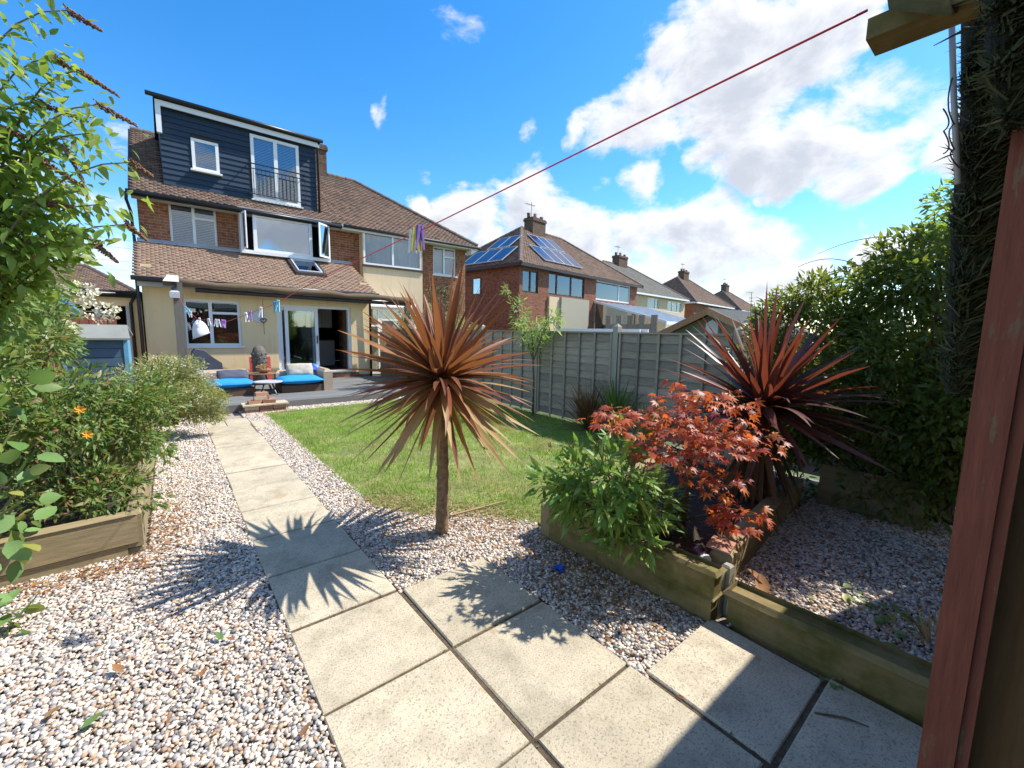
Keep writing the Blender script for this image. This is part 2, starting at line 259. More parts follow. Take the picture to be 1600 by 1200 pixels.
m_pieces('yellow_leaf', [(0.30, 0.32, 0.10), (0.38, 0.37, 0.14), (0.22, 0.27, 0.08), (0.42, 0.42, 0.22)], 0.45, 0.4, 10, 0.25, 0.4, (0.5, 0.52, 0.1))
m_pieces('buddleia_leaf', [(0.13, 0.24, 0.04), (0.20, 0.32, 0.06), (0.28, 0.38, 0.08), (0.10, 0.19, 0.04), (0.32, 0.36, 0.12)], 0.45, 0.4, 12, 0.25, 0.5, (0.50, 0.62, 0.06))
m_pieces('vine_leaf', [(0.14, 0.26, 0.07), (0.22, 0.36, 0.12), (0.10, 0.20, 0.06), (0.36, 0.34, 0.08)], 0.4, 0.4, 12, 0.25, 0.35, (0.4, 0.55, 0.1))
m_pieces('hedge_leaf', [(0.055, 0.105, 0.022), (0.085, 0.15, 0.03), (0.14, 0.20, 0.04), (0.04, 0.085, 0.022), (0.22, 0.21, 0.05)], 0.45, 0.45, 8, 0.25, 0.38, (0.52, 0.58, 0.06))
m_pieces('willow_leaf', [(0.20, 0.32, 0.07), (0.28, 0.42, 0.10), (0.36, 0.46, 0.14), (0.16, 0.27, 0.06)], 0.45, 0.4, 10, 0.2, 0.45, (0.5, 0.65, 0.1))
m_pieces('conifer_leaf', [(0.02, 0.06, 0.015), (0.035, 0.085, 0.02), (0.05, 0.11, 0.03)], 0.6, 0.3, 10, 0.2, 0.2, (0.1, 0.2, 0.03))
m_pieces('creeper_leaf', [(0.30, 0.20, 0.12), (0.22, 0.16, 0.08), (0.36, 0.30, 0.18), (0.16, 0.17, 0.06)], 0.7, 0.3, 10, 0.2, 0.3, (0.4, 0.3, 0.1))
m_pieces('brown_blade', [(0.16, 0.085, 0.045), (0.22, 0.12, 0.06), (0.11, 0.06, 0.035)], 0.5, 0.4, 8, 0.2, 0.3, (0.4, 0.18, 0.06))
m_pieces('green_blade', [(0.09, 0.17, 0.04), (0.14, 0.24, 0.05), (0.20, 0.28, 0.06)], 0.4, 0.45, 8, 0.2, 0.3, (0.35, 0.45, 0.05))
m_pieces('petal_cream', [(0.72, 0.66, 0.48), (0.78, 0.74, 0.60), (0.66, 0.58, 0.36)], 0.7, 0.3, 20, 0.15, 0.3, (0.8, 0.7, 0.4))
m_pieces('petal_white', [(0.75, 0.75, 0.70), (0.7, 0.7, 0.55)], 0.7, 0.3, 20, 0.1, 0.3)
m_plain('petal_orange', (0.80, 0.36, 0.02), 0.6, 0.15, 20)
m_pieces('seed_brown', [(0.20, 0.11, 0.05), (0.28, 0.16, 0.07), (0.14, 0.08, 0.04), (0.25, 0.09, 0.14)], 0.85, 0.2, 20, 0.3)
m_pieces('litter', [(0.30, 0.14, 0.06), (0.38, 0.20, 0.09), (0.20, 0.10, 0.05), (0.45, 0.28, 0.12)], 0.8, 0.25, 20, 0.3, 0.15, (0.4, 0.2, 0.08))
m_pieces('straw_litter', [(0.42, 0.32, 0.17), (0.34, 0.24, 0.12), (0.48, 0.39, 0.22), (0.28, 0.19, 0.10)], 0.9, 0.2, 20, 0.3)
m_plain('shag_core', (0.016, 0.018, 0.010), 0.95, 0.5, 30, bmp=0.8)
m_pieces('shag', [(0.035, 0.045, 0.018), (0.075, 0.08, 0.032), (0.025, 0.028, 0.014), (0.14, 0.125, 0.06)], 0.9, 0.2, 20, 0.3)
m_plain('pipe', (0.42, 0.43, 0.45), 0.4, 0.1, 4); m_plain('wire', (0.03, 0.028, 0.026), 0.5, 0.2, 5)
m_plain('shed_felt', (0.05, 0.055, 0.05), 0.95, 0.4, 8)
m_plain('cabinet', (0.55, 0.50, 0.44), 0.5, 0.06, 2)

# ------------------------------------------------------------------ mesh helpers
class MB:
    def __init__(s): s.v = []; s.f = []
    def add(s, v, f):
        k = len(s.v); s.v += [tuple(map(float, p)) for p in v]; s.f += [tuple(i+k for i in q) for q in f]; return s
    def box(s, a, b, bev=0.0):
        (x0, y0, z0), (x1, y1, z1) = a, b
        if bev <= 0:
            return s.add([(x0,y0,z0),(x1,y0,z0),(x1,y1,z0),(x0,y1,z0),(x0,y0,z1),(x1,y0,z1),(x1,y1,z1),(x0,y1,z1)],
                         [(0,3,2,1),(4,5,6,7),(0,1,5,4),(1,2,6,5),(2,3,7,6),(3,0,4,7)])
        t = min(bev, (x1-x0)*.45, (y1-y0)*.45, (z1-z0)*.45)
        v = [(x0,y0,z0),(x1,y0,z0),(x1,y1,z0),(x0,y1,z0),(x0,y0,z1-t),(x1,y0,z1-t),(x1,y1,z1-t),(x0,y1,z1-t),(x0+t,y0+t,z1),(x1-t,y0+t,z1),(x1-t,y1-t,z1),(x0+t,y1-t,z1)]
        return s.add(v, [(0,3,2,1),(8,9,10,11),(0,1,5,4),(1,2,6,5),(2,3,7,6),(3,0,4,7),(4,5,9,8),(5,6,10,9),(6,7,11,10),(7,4,8,11)])
    def prism(s, poly, d):
        """extrude polygon (list of 3d points) by vector d"""
        n = len(poly); d = Vector(d); v = [tuple(p) for p in poly] + [tuple(Vector(p)+d) for p in poly]
        return s.add(v, [tuple(range(n))[::-1], tuple(range(n, 2*n))] + [(i, (i+1) % n, n+(i+1) % n, n+i) for i in range(n)])
    def tube(s, pts, rad, n=8, cap=True):
        pts = [Vector(p) for p in pts]; m = len(pts); rad = [rad]*m if isinstance(rad, (int, float)) else list(rad); v = []
        ref = Vector((0.13, 0.31, 0.94))
        for i, p in enumerate(pts):
            t = (pts[min(i+1, m-1)] - pts[max(i-1, 0)]).normalized()
            a = t.cross(ref)
            if a.length < 0.05: a = t.cross(Vector((1, 0, 0)))
            a.normalize(); b2 = t.cross(a)
            for k in range(n):
                w = 2*math.pi*k/n; v.append(p + (a*math.cos(w) + b2*math.sin(w))*rad[i])
        f = [(i*n+k, i*n+(k+1) % n, (i+1)*n+(k+1) % n, (i+1)*n+k) for i in range(m-1) for k in range(n)]
        if cap: f += [tuple(range(n))[::-1], tuple(range((m-1)*n, m*n))]
        return s.add(v, f)
    def lathe(s, c, prof, n=20):
        c = Vector(c); v = []; m = len(prof)
        for r, z in prof:
            for k in range(n): w = 2*math.pi*k/n; v.append((c.x+r*math.cos(w), c.y+r*math.sin(w), c.z+z))
        f = [(i*n+k, i*n+(k+1) % n, (i+1)*n+(k+1) % n, (i+1)*n+k) for i in range(m-1) for k in range(n)] + [tuple(range(n))[::-1], tuple(range((m-1)*n, m*n))]
        return s.add(v, f)
def parent_to(o, p):
    if p is not None:
        o.parent = p; w = p.get('_w')
        if w: o.matrix_parent_inverse = Matrix.Translation(-p.location) if not p.get('_local') else Matrix.Identity(4)
def obj(name, mb, mat, parent=None, smooth=False, kind=None):
    if isinstance(mb, MB):
        me = bpy.data.meshes.new(name); me.from_pydata(mb.v, [], mb.f)
    else: me = mb
    if mat and not me.materials: me.materials.append(M[mat])
    if smooth: me.polygons.foreach_set('use_smooth', [True]*len(me.polygons))
    o = bpy.data.objects.new(name, me); COL.objects.link(o)
    base = parent
    while base is not None and base.type != 'EMPTY': base = base.parent
    if parent is not None:
        o.parent = parent
        if parent.type == 'EMPTY' and not parent.get('local_space'): o.matrix_parent_inverse = Matrix.Translation(-Vector(parent.location))
    if kind: o['kind'] = kind
    return o
def tag(o, label, cat, group=None, kind=None):
    o['label'] = label; o['category'] = cat
    if group: o['group'] = group
    if kind: o['kind'] = kind
    return o
def thing(name, label, cat, loc, group=None, local=False, rz=0.0):
    e = bpy.data.objects.new(name, None); COL.objects.link(e); e.location = loc; e.rotation_euler = (0, 0, rz); e.empty_display_size = 0.2
    if local: e['local_space'] = 1
    return tag(e, label, cat, group)
def mesh_np(name, V, F, mat):
    me = bpy.data.meshes.new(name); V = np.ascontiguousarray(V, dtype=np.float32); F = np.ascontiguousarray(F, dtype=np.int32); k = F.shape[1]
    me.vertices.add(len(V)); me.vertices.foreach_set('co', V.ravel()); me.loops.add(F.size); me.loops.foreach_set('vertex_index', F.ravel())
    me.polygons.add(len(F)); me.polygons.foreach_set('loop_start', np.arange(0, F.size, k, dtype=np.int32)); me.update(calc_edges=True)
    me.materials.append(M[mat]); return me
def merge(base, pos, mats):
    """copies of base=(V,F tris) at pos (N,3) with matrices mats (N,3,3)"""
    bv, bf = base; n = len(pos)
    V = np.einsum('nij,vj->nvi', mats, bv) + pos[:, None, :]; F = bf[None] + (np.arange(n)*len(bv))[:, None, None]
    return V.reshape(-1, 3), F.reshape(-1, bf.shape[1])
def norm(a): return a/np.maximum(np.linalg.norm(a, axis=-1, keepdims=True), 1e-9)
def frames(d, up=None):
    """(N,3,3) with x along d, z near up"""
    d = norm(np.asarray(d, float)); up = np.tile([0, 0, 1.], (len(d), 1)) if up is None else up
    y = norm(np.cross(up, d) + 1e-6); z = np.cross(d, y); return np.stack([d, y, z], axis=-1)
def leafshape(w=0.2, fold=0.05, curl=0.12, pts=((0.0, 0.0), (0.28, 1.0), (0.6, 0.85), (1.0, 0.0))):
    V = []; F = []
    for t, k in pts:
        zc = -curl*t*t
        if k == 0: V.append((t, 0, zc))
        else: V += [(t, -w*k*.5, zc+fold*k), (t, 0, zc), (t, w*k*.5, zc+fold*k)]
    n = len(pts)-2
    F += [(0, 1, 2), (0, 2, 3)]
    for i in range(n-1):
        a = 1+3*i; b = a+3
        F += [(a, b, b+1), (a, b+1, a+1), (a+1, b+1, b+2), (a+1, b+2, a+2)]
    a = 1+3*(n-1); e = len(V)-1; F += [(a, e, a+1), (a+1, e, a+2)]
    return np.array(V, float), np.array(F, int)
LEAF = leafshape(0.34); NARROW = leafshape(0.17, 0.03, 0.15); OVAL = leafshape(0.62, 0.06, 0.1, ((0, 0), (0.2, .8), (0.5, 1.0), (0.8, .6), (1, 0)))
SMALL = (np.array([(0, 0, 0), (.5, -.2, .03), (1, 0, -.05), (.5, .2, .03)], float), np.array([(0, 1, 2), (0, 2, 3)]))
def foliage(parent, base, pos, rot, scale, mat, nparts=0, pname='leaf', sname='foliage'):
    """leaves: the nparts showing largest become parts, the rest one part of kind stuff"""
    d = np.linalg.norm(pos-CAM, axis=1); order = np.argsort(d/scale); mats = rot*scale[:, None, None]
    big = order[:nparts]; rest = order[nparts:]
    if nparts:
        me = mesh_np(pname, base[0], base[1], mat); off = Vector(parent.location)
        for i in big:
            o = bpy.data.objects.new(pname, me); COL.objects.link(o); o.parent = parent
            mm = Matrix(mats[i].tolist()).to_4x4(); mm.translation = Vector(pos[i]) - off; o.matrix_basis = mm
    if len(rest):
        V, F = merge(base, pos[rest], mats[rest]); obj(sname, mesh_np(sname, V, F, mat), None, parent, kind='stuff')
def blob_points(n, c, r, shell=0.55, lumps=14, lumpr=0.32):
    """leaf positions in uneven clumps through an ellipsoid, outward directions"""
    c = np.array(c, float); r = np.array(r, float)
    cc = norm(rng.normal(size=(lumps, 3)))*(shell + (1-shell)*rng.random((lumps, 1)))*0.86
    k = rng.integers(0, lumps, n); q = norm(rng.normal(size=(n, 3)))*lumpr*rng.random((n, 1))**0.45
    p = cc[k] + q; out = norm(p*0.6 + q*1.6 + rng.normal(size=(n, 3))*0.35)
    return c + p*r, out

# ------------------------------------------------------------------ ground
g = MB(); g.add([(-600, -300, -0.03), (900, -300, -0.03), (900, 1200, -0.03), (-600, 1200, -0.03)], [(0, 1, 2, 3)]); tag(obj('ground', g, 'far_ground'), 'plain earth ground running out beyond the gardens and houses', 'ground', kind='structure')
g = MB(); g.add([(-3, -2.5, -0.012), (5.6, -2.5, -0.012), (5.6, 13, -0.012), (-3, 13, -0.012)], [(0, 1, 2, 3)]); tag(obj('garden_soil', g, 'grit'), 'bare dark soil of the garden under gravel and beds', 'soil', kind='structure')
LAWN = [(1.36, 3.62), (1.32, 8.85), (2.2, 8.85), (5.5, 8.9), (5.5, 3.6), (4.2, 2.5), (2.35, 2.42), (1.9, 3.05), (1.6, 3.2)]
def inpoly(x, y, P):
    r = np.zeros(len(x), bool); n = len(P)
    for i in range(n):
        x0, y0 = P[i]; x1, y1 = P[(i+1) % n]; c = ((y0 > y) != (y1 > y)) & (x < (x1-x0)*(y-y0)/((y1-y0) or 1e-9) + x0); r ^= c
    return r
g = MB(); g.prism([(x, y, -0.02) for x, y in LAWN], (0, 0, 0.035)); lawn = tag(obj('lawn', g, 'lawn_soil'), 'patchy sunlit lawn with a worn dry edge beside the gravel strip', 'lawn', kind='structure')
n = 150000; gx = rng.uniform(1.25, 5.55, n); gy = 2.3 + 6.7*rng.random(n)**1.25
ed = inpoly(gx + rng.normal(0, 0.05, n), gy + rng.normal(0, 0.05, n), LAWN); gx, gy = gx[ed], gy[ed]; n = len(gx)
patch = np.sin(gx*2.3+1)*np.sin(gy*1.9)+np.sin(gx*5.1)*np.sin(gy*4.3+2)*.5; keep = rng.random(n) > np.clip(0.25+patch*.35, 0.02, .62)*(gy < 5.5); gx, gy = gx[keep], gy[keep]; n = len(gx)
h = rng.uniform(0.016, 0.048, n)*(1+.35*np.sin(gx*9+np.sin(gy*7)*2)*np.sin(gy*8)); az = rng.uniform(0, 6.283, n); ln = rng.normal(0, 0.45, n)
w = rng.uniform(0.0025, 0.005, n)
bx = np.cos(az)*w; by = np.sin(az)*w; tx = gx - np.sin(az)*h*ln; ty = gy + np.cos(az)*h*ln; z0 = np.full(n, 0.012)
V = np.stack([np.stack([gx-bx, gy-by, z0], 1), np.stack([gx+bx, gy+by, z0], 1), np.stack([tx, ty, z0+h], 1)], 1).reshape(-1, 3)
n2 = 2600; a2_ = rng.uniform(0, 1, n2); ex = np.interp(a2_, [0, .4, .7, 1], [1.42, 1.75, 2.1, 2.45])+rng.normal(0, .10, n2); ey = np.interp(a2_, [0, .4, .7, 1], [3.75, 3.22, 2.85, 2.5])+rng.normal(0, .10, n2)
go = obj('grass', mesh_np('grass', V, np.arange(3*n).reshape(-1, 3), 'grass'), None); tag(go, 'short green grass blades covering the lawn', 'grass', kind='stuff')

V, F = merge(SMALL, np.stack([ex, ey, rng.uniform(.015, .035, n2)], 1), frames(rng.normal(size=(n2, 3))*[1, 1, .25])*rng.uniform(.02, .06, n2)[:, None, None]*np.array([1, .35, 1])[None, None, :])
tag(obj('dry_grass', mesh_np('dry_grass', V, F, 'straw_litter'), None), 'dry straw-coloured thatch along the worn lawn edge', 'dry grass', kind='stuff')
# ------------------------------------------------------------------ path of slabs
slabs = []
XL, XR = 0.398, 0.996
ys = [8.60, 8.0, 7.19, 6.57, 5.98, 5.34, 4.735, 4.13, 3.52, 2.91, 2.30, 1.685, 1.07, 0.46, -0.15]
for a, b_ in zip(ys[:-1], ys[1:]):
    if a == 8.0: slabs += [(XL, b_, XR-0.02, a-0.012)]
    elif a == 8.60: slabs += [(XL, b_, 0.66, a), (0.675, b_+0.02, 1.0, a-.02)]
    else: slabs += [(XL, b_+0.006, XR, a-0.006)]
slabs += [(1.005, 7.62, 1.2, 8.2)]
for k in range(4): slabs.append((1.022, 1.69-k*0.612+0.005, 1.628, 2.29-k*0.612-0.005))
slabs += [(1.655, 0.455, 2.27, 0.99), (1.655, -0.17, 2.30, 0.435)]
pth = thing('path', 'straight path of buff concrete slabs from the shed to the deck', 'path', (0.7, 4.5, 0)); pth['kind'] = 'structure'
for (x0, y0, x1, y1) in slabs:
    mb = MB(); j = lambda: random.uniform(-0.004, 0.004); mb.box((x0+j(), y0+j(), -0.03), (x1+j(), y1+j(), 0.020+j()*.7), 0.006)
    mb.v = [(x+random.uniform(-.0025, .0025), y+random.uniform(-.0025, .0025), z+(x-x0)*tx_+(y-y0)*ty_) for tx_, ty_ in [(random.gauss(0, .004), random.gauss(0, .004))] for (x, y, z) in mb.v]
    obj('paving_slab', mb, 'concrete', pth)
def in_slab(x, y, m=0.0):
    r = np.zeros(len(x), bool)
    for (x0, y0, x1, y1) in slabs: r |= (x > x0-m) & (x < x1+m) & (y > y0-m) & (y < y1+m)
    return r

# ------------------------------------------------------------------ gravel
JOINTS = [(XL, -.2, XR, 8.6), (0.99, -.2, 1.03, 2.27), (1.02, -.2, 1.63, 2.29), (1.62, -.2, 1.66, 0.97), (1.64, -.2, 2.29, .98)]
def joint(x, y):
    r = np.zeros(len(x), bool)
    for (x0, y0, x1, y1) in JOINTS: r |= (x > x0) & (x < x1) & (y > y0) & (y < y1)
    return r
for (x0, y0, x1, y1) in JOINTS: mb = MB(); mb.add([(x0, y0, -.004), (x1, y0, -.004), (x1, y1, -.004), (x0, y1, -.004)], [(0, 1, 2, 3)]); obj('joint_soil', mb, 'joint_dirt', pth).location.z = random.uniform(.010, .014)
n = 9000; jx = rng.uniform(XL, 2.28, n); jy = rng.uniform(.3, 8.5, n); q = joint(jx, jy) & ~in_slab(jx, jy, -.002); jx, jy = jx[q], jy[q]; n = len(jx)
V, F = merge(SMALL, np.stack([jx, jy, np.full(n, .010)], 1), frames(rng.normal(size=(n, 3))*[1, 1, .3]+[0, 0, .4])*rng.uniform(.008, .026, n)[:, None, None]); obj('joint_moss', mesh_np('joint_moss', V, F, 'moss'), None, pth, kind='stuff')
def ico(sub):
    import bmesh
    bm = bmesh.new(); bmesh.ops.create_icosphere(bm, subdivisions=sub, radius=1.0); V = np.array([v.co[:] for v in bm.verts]); F = np.array([[v.index for v in f.verts] for f in bm.faces]); bm.free(); return V, F
ICO1, ICO2 = ico(1), ico(2)
def pebbles(x, y, z, base, s0, s1):
    n = len(x); a = rng.uniform(0, 6.283, n); s = rng.uniform(s0, s1, n)
    ca, sa = np.cos(a), np.sin(a); o = np.zeros(n); Rz = np.stack([np.stack([ca, -sa, o], 1), np.stack([sa, ca, o], 1), np.stack([o, o, o+1], 1)], 1)
    t = rng.normal(0, 0.35, n); ct, st = np.cos(t), np.sin(t); Rx = np.stack([np.stack([o+1, o, o], 1), np.stack([o, ct, -st], 1), np.stack([o, st, ct], 1)], 1)
    sc = np.stack([s*rng.uniform(.95, 1.5, n), s*rng.uniform(.75, 1.1, n), s*rng.uniform(.42, .68, n)], 1)
    mats = np.einsum('nij,njk->nik', Rz, Rx)*sc[:, None, :]
    bv = base[0]*(1+0.16*np.sin(base[0][:, [1, 2, 0]]*3.1+1)); return merge((bv, base[1]), np.stack([x, y, z], 1), mats)
def gravel_pts(x0, x1, y0, y1, sp):
    nx = int((x1-x0)/sp); ny = int((y1-y0)/sp); X, Y = np.meshgrid(np.arange(nx), np.arange(ny)); n = X.size
    x = x0 + (X.ravel()+rng.uniform(-.45, .45, n))*sp; y = y0 + (Y.ravel()+rng.uniform(-.45, .45, n))*sp; return x, y
def gravel(zones):
    Vs, Fs, k = [], [], 0
    for (rect, sp, base, s0, s1, z, test) in zones:
        x, y = gravel_pts(*rect, sp); q = test(x, y); x, y = x[q], y[q]
        V, F = pebbles(x, y, z + rng.uniform(-0.004, 0.009, len(x)), base, s0*1.08, s1*1.18); Vs.append(V); Fs.append(F+k); k += len(V)
    return np.concatenate(Vs), np.concatenate(Fs)
LBED = lambda x, y: (x < -0.19) & (y > 3.80)
tl = lambda x, y: ~in_slab(x, y, 0.003) & ~joint(x, y) & ~LBED(x, y) & (x < 1.4)
RBED = [(2.2, 2.22), (2.235, 0.9), (4.8, 1.12), (4.8, 2.6), (2.3, 2.5)]
tm_ = lambda x, y: ~in_slab(x, y, 0.003) & ~joint(x, y) & ~inpoly(x, y, LAWN) & ~inpoly(x, y, RBED) & (x > 0.9)
V, F = gravel([((-1.3, 0.42, 1.2, 3.9), 0.0140, ICO1, .0055, .0118, .008, tl), ((-0.25, 0.42, 3.8, 6.2), 0.0155, ICO1, .007, .012, .008, tl), ((-0.3, 0.42, 6.2, 9.3), 0.020, ICO1, .009, .0145, .008, tl),
               ((0.98, 2.5, 0.9, 3.8), 0.0142, ICO1, .0058, .0118, .008, tm_), ((0.98, 1.5, 3.8, 9.3), 0.0165, ICO1, .0075, .0125, .008, tm_), ((1.4, 4.9, 8.86, 9.3), 0.024, ICO1, .011, .017, .01, tm_)])
gr = obj('gravel', mesh_np('gravel', V, F, 'pebbles'), None, smooth=True); tag(gr, 'mixed pale pink, white and grey pebbles along both sides of the path', 'gravel', kind='stuff')
V, F = gravel([((2.46, 4.9, -0.4, 1.2), 0.0150, ICO1, .006, .0122, .072, lambda x, y: ((y < 0.93+0.02*(x-2.4)) | (x > 2.5)) & ((y > .08) | (x > 4.2)))])
g2 = obj('gravel', mesh_np('gravel', V, F, 'pebbles'), None, smooth=True); tag(g2, 'shaded pebbles behind the low mossy sleeper edging', 'gravel', kind='stuff')
g = MB(); g.box((2.45, -1.2, -0.02), (5.2, 1.2, 0.066)); tag(obj('raised_ground', g, 'soil'), 'raised soil behind the low sleeper under the shaded pebbles', 'ground', kind='structure')
# leaf litter
lx = np.concatenate([rng.normal(2.03, .20, 900), rng.normal(1.6, .3, 260), rng.uniform(-.9, .3, 160), rng.uniform(2.6, 4.4, 420), rng.normal(-.12, .12, 500), rng.uniform(-1.0, -.2, 400), rng.normal(1.45, .12, 200)]); ly = np.concatenate([rng.normal(1.75, .5, 900), rng.normal(2.85, .28, 260), rng.uniform(2.0, 5.5, 160), rng.uniform(.15, 1.1, 420), rng.normal(4.1, .35, 500), 3.72-np.abs(rng.normal(0, .12, 400)), rng.normal(3.5, .3, 200)])
lz = np.where(lx > 2.46, 0.09, 0.024); q = ~inpoly(lx, ly, RBED) & ~in_slab(lx, ly, .0) & ~LBED(lx, ly); lx, ly, lz = lx[q], ly[q], lz[q]; n = len(lx)
V, F = merge(LEAF, np.stack([lx, ly, lz], 1), frames(rng.normal(size=(n, 3))*[1, 1, .22], norm(rng.normal(size=(n, 3))*.35+[0, 0, 1]))*(rng.uniform(.012, .05, n)**1.0)[:, None, None])
tag(obj('leaf_litter', mesh_np('leaf_litter', V, F, 'litter'), None), 'dry brown leaf litter scattered over the gravel', 'leaf litter', kind='stuff')

# ------------------------------------------------------------------ raised beds and sleepers
bed = thing('raised_bed', 'weathered timber raised bed full of shrubs at the edge of the pebbles', 'raised bed', (-0.8, 4.3, 0))
def plank(p, a, b, z0, z1, t, mat, name='sleeper'):
    a = Vector((a[0], a[1], 0)); b = Vector((b[0], b[1], 0)); d = (b-a).normalized(); nrm = Vector((-d.y, d.x, 0))*t
    mb = MB(); e = min(.012, t*.2)
    P = [a, b, b+nrm, a+nrm]; cen = sum(P, Vector())/4
    v = [(q.x, q.y, z0) for q in P] + [(q.x, q.y, z1-e) for q in P] + [(q.x+(cen.x-q.x)*e/(abs(cen.x-q.x)+1e-6), q.y+(cen.y-q.y)*e/(abs(cen.y-q.y)+1e-6), z1) for q in P]
    mb.add(v, [(0,3,2,1),(8,9,10,11),(0,1,5,4),(1,2,6,5),(2,3,7,6),(3,0,4,7),(4,5,9,8),(5,6,10,9),(6,7,11,10),(7,4,8,11)])
    return obj(name, mb, mat, p)
plank(bed, (-2.6, 3.60), (-0.235, 3.80), 0.095, 0.30, 0.11, 'sleeper'); plank(bed, (-2.6, 3.615), (-0.30, 3.81), -0.02, 0.09, 0.10, 'sleeper')
plank(bed, (-0.215, 3.81), (-0.19, 6.3), 0.06, 0.305, 0.09, 'sleeper'); plank(bed, (-0.22, 3.825), (-0.2, 6.3), -0.02, 0.055, 0.08, 'sleeper')
mb = MB(); mb.box((-2.6, 3.93, -0.01), (-0.31, 9.0, 0.22)); obj('bed_soil', mb, 'soil', bed)
rb = thing('raised_bed', 'mossy timber raised bed holding the red maple and green shrub', 'raised bed', (2.9, 1.6, 0))
plank(rb, (2.235, 0.965), (2.18, 2.2), 0.155, 0.295, -0.10, 'sleeper_y'); plank(rb, (2.24, 0.975), (2.185, 2.2), -0.02, 0.150, -0.095, 'sleeper_y')
plank(rb, (2.62, 1.02), (4.5, 1.22), 0.17, 0.30, 0.11, 'sleeper'); plank(rb, (2.62, 1.03), (4.5, 1.23), -0.02, 0.165, 0.10, 'sleeper')
plank(rb, (2.34, 0.975), (2.38, 0.972), -0.02, 0.275, 0.06, 'post_wood', 'stake'); plank(rb, (2.40, 0.955), (2.455, 0.955), -0.02, 0.29, 0.05, 'post_wood', 'stake'); plank(rb, (2.48, 0.985), (2.60, 1.0), -0.02, 0.31, 0.12, 'sleeper', 'corner_post')
plank(rb, (2.2, 2.2), (4.5, 2.45), -0.02, 0.27, 0.10, 'sleeper')
mb = MB(); mb.prism([(2.3, 1.05, 0), (4.5, 1.28, 0), (4.5, 2.42, 0), (2.24, 2.17, 0)], (0, 0, 0.235)); obj('bed_soil', mb, 'soil', rb)
n = 900; p_ = np.stack([rng.uniform(2.34, 4.4, n), rng.uniform(1.15, 2.3, n), np.full(n, .242)], 1); V, F = merge(LEAF, p_, frames(rng.normal(size=(n, 3))*[1, 1, .25])*rng.uniform(.02, .05, n)[:, None, None]); obj('bark_mulch', mesh_np('bark_mulch', V, F, 'dead_leaf'), None, rb, kind='stuff')
n = 700; p_ = np.stack([rng.uniform(-1.3, -.33, n), rng.uniform(3.95, 6, n), np.full(n, .228)], 1); V, F = merge(LEAF, p_, frames(rng.normal(size=(n, 3))*[1, 1, .25])*rng.uniform(.02, .05, n)[:, None, None]); obj('bark_mulch', mesh_np('bark_mulch', V, F, 'litter'), None, bed, kind='stuff')
lowb = thing('sleeper_edging', 'low green-mossed sleeper edging the shaded pebbles by the shed', 'edging', (2.4, 0.5, 0))
plank(lowb, (2.345, 0.03), (2.315, 0.92), -0.02, 0.185, -0.13, 'sleeper_y')
mb = MB(); mb.prism([(4.55, 1.12, 0.08), (4.60, 1.12, 0.44), (4.62, 0.42, 0.44), (4.57, 0.42, 0.08)], (0.02, 0, 0)); tag(obj('leaning_board', mb, 'plywood'), 'old plywood board leaning against the dark hedge', 'board')

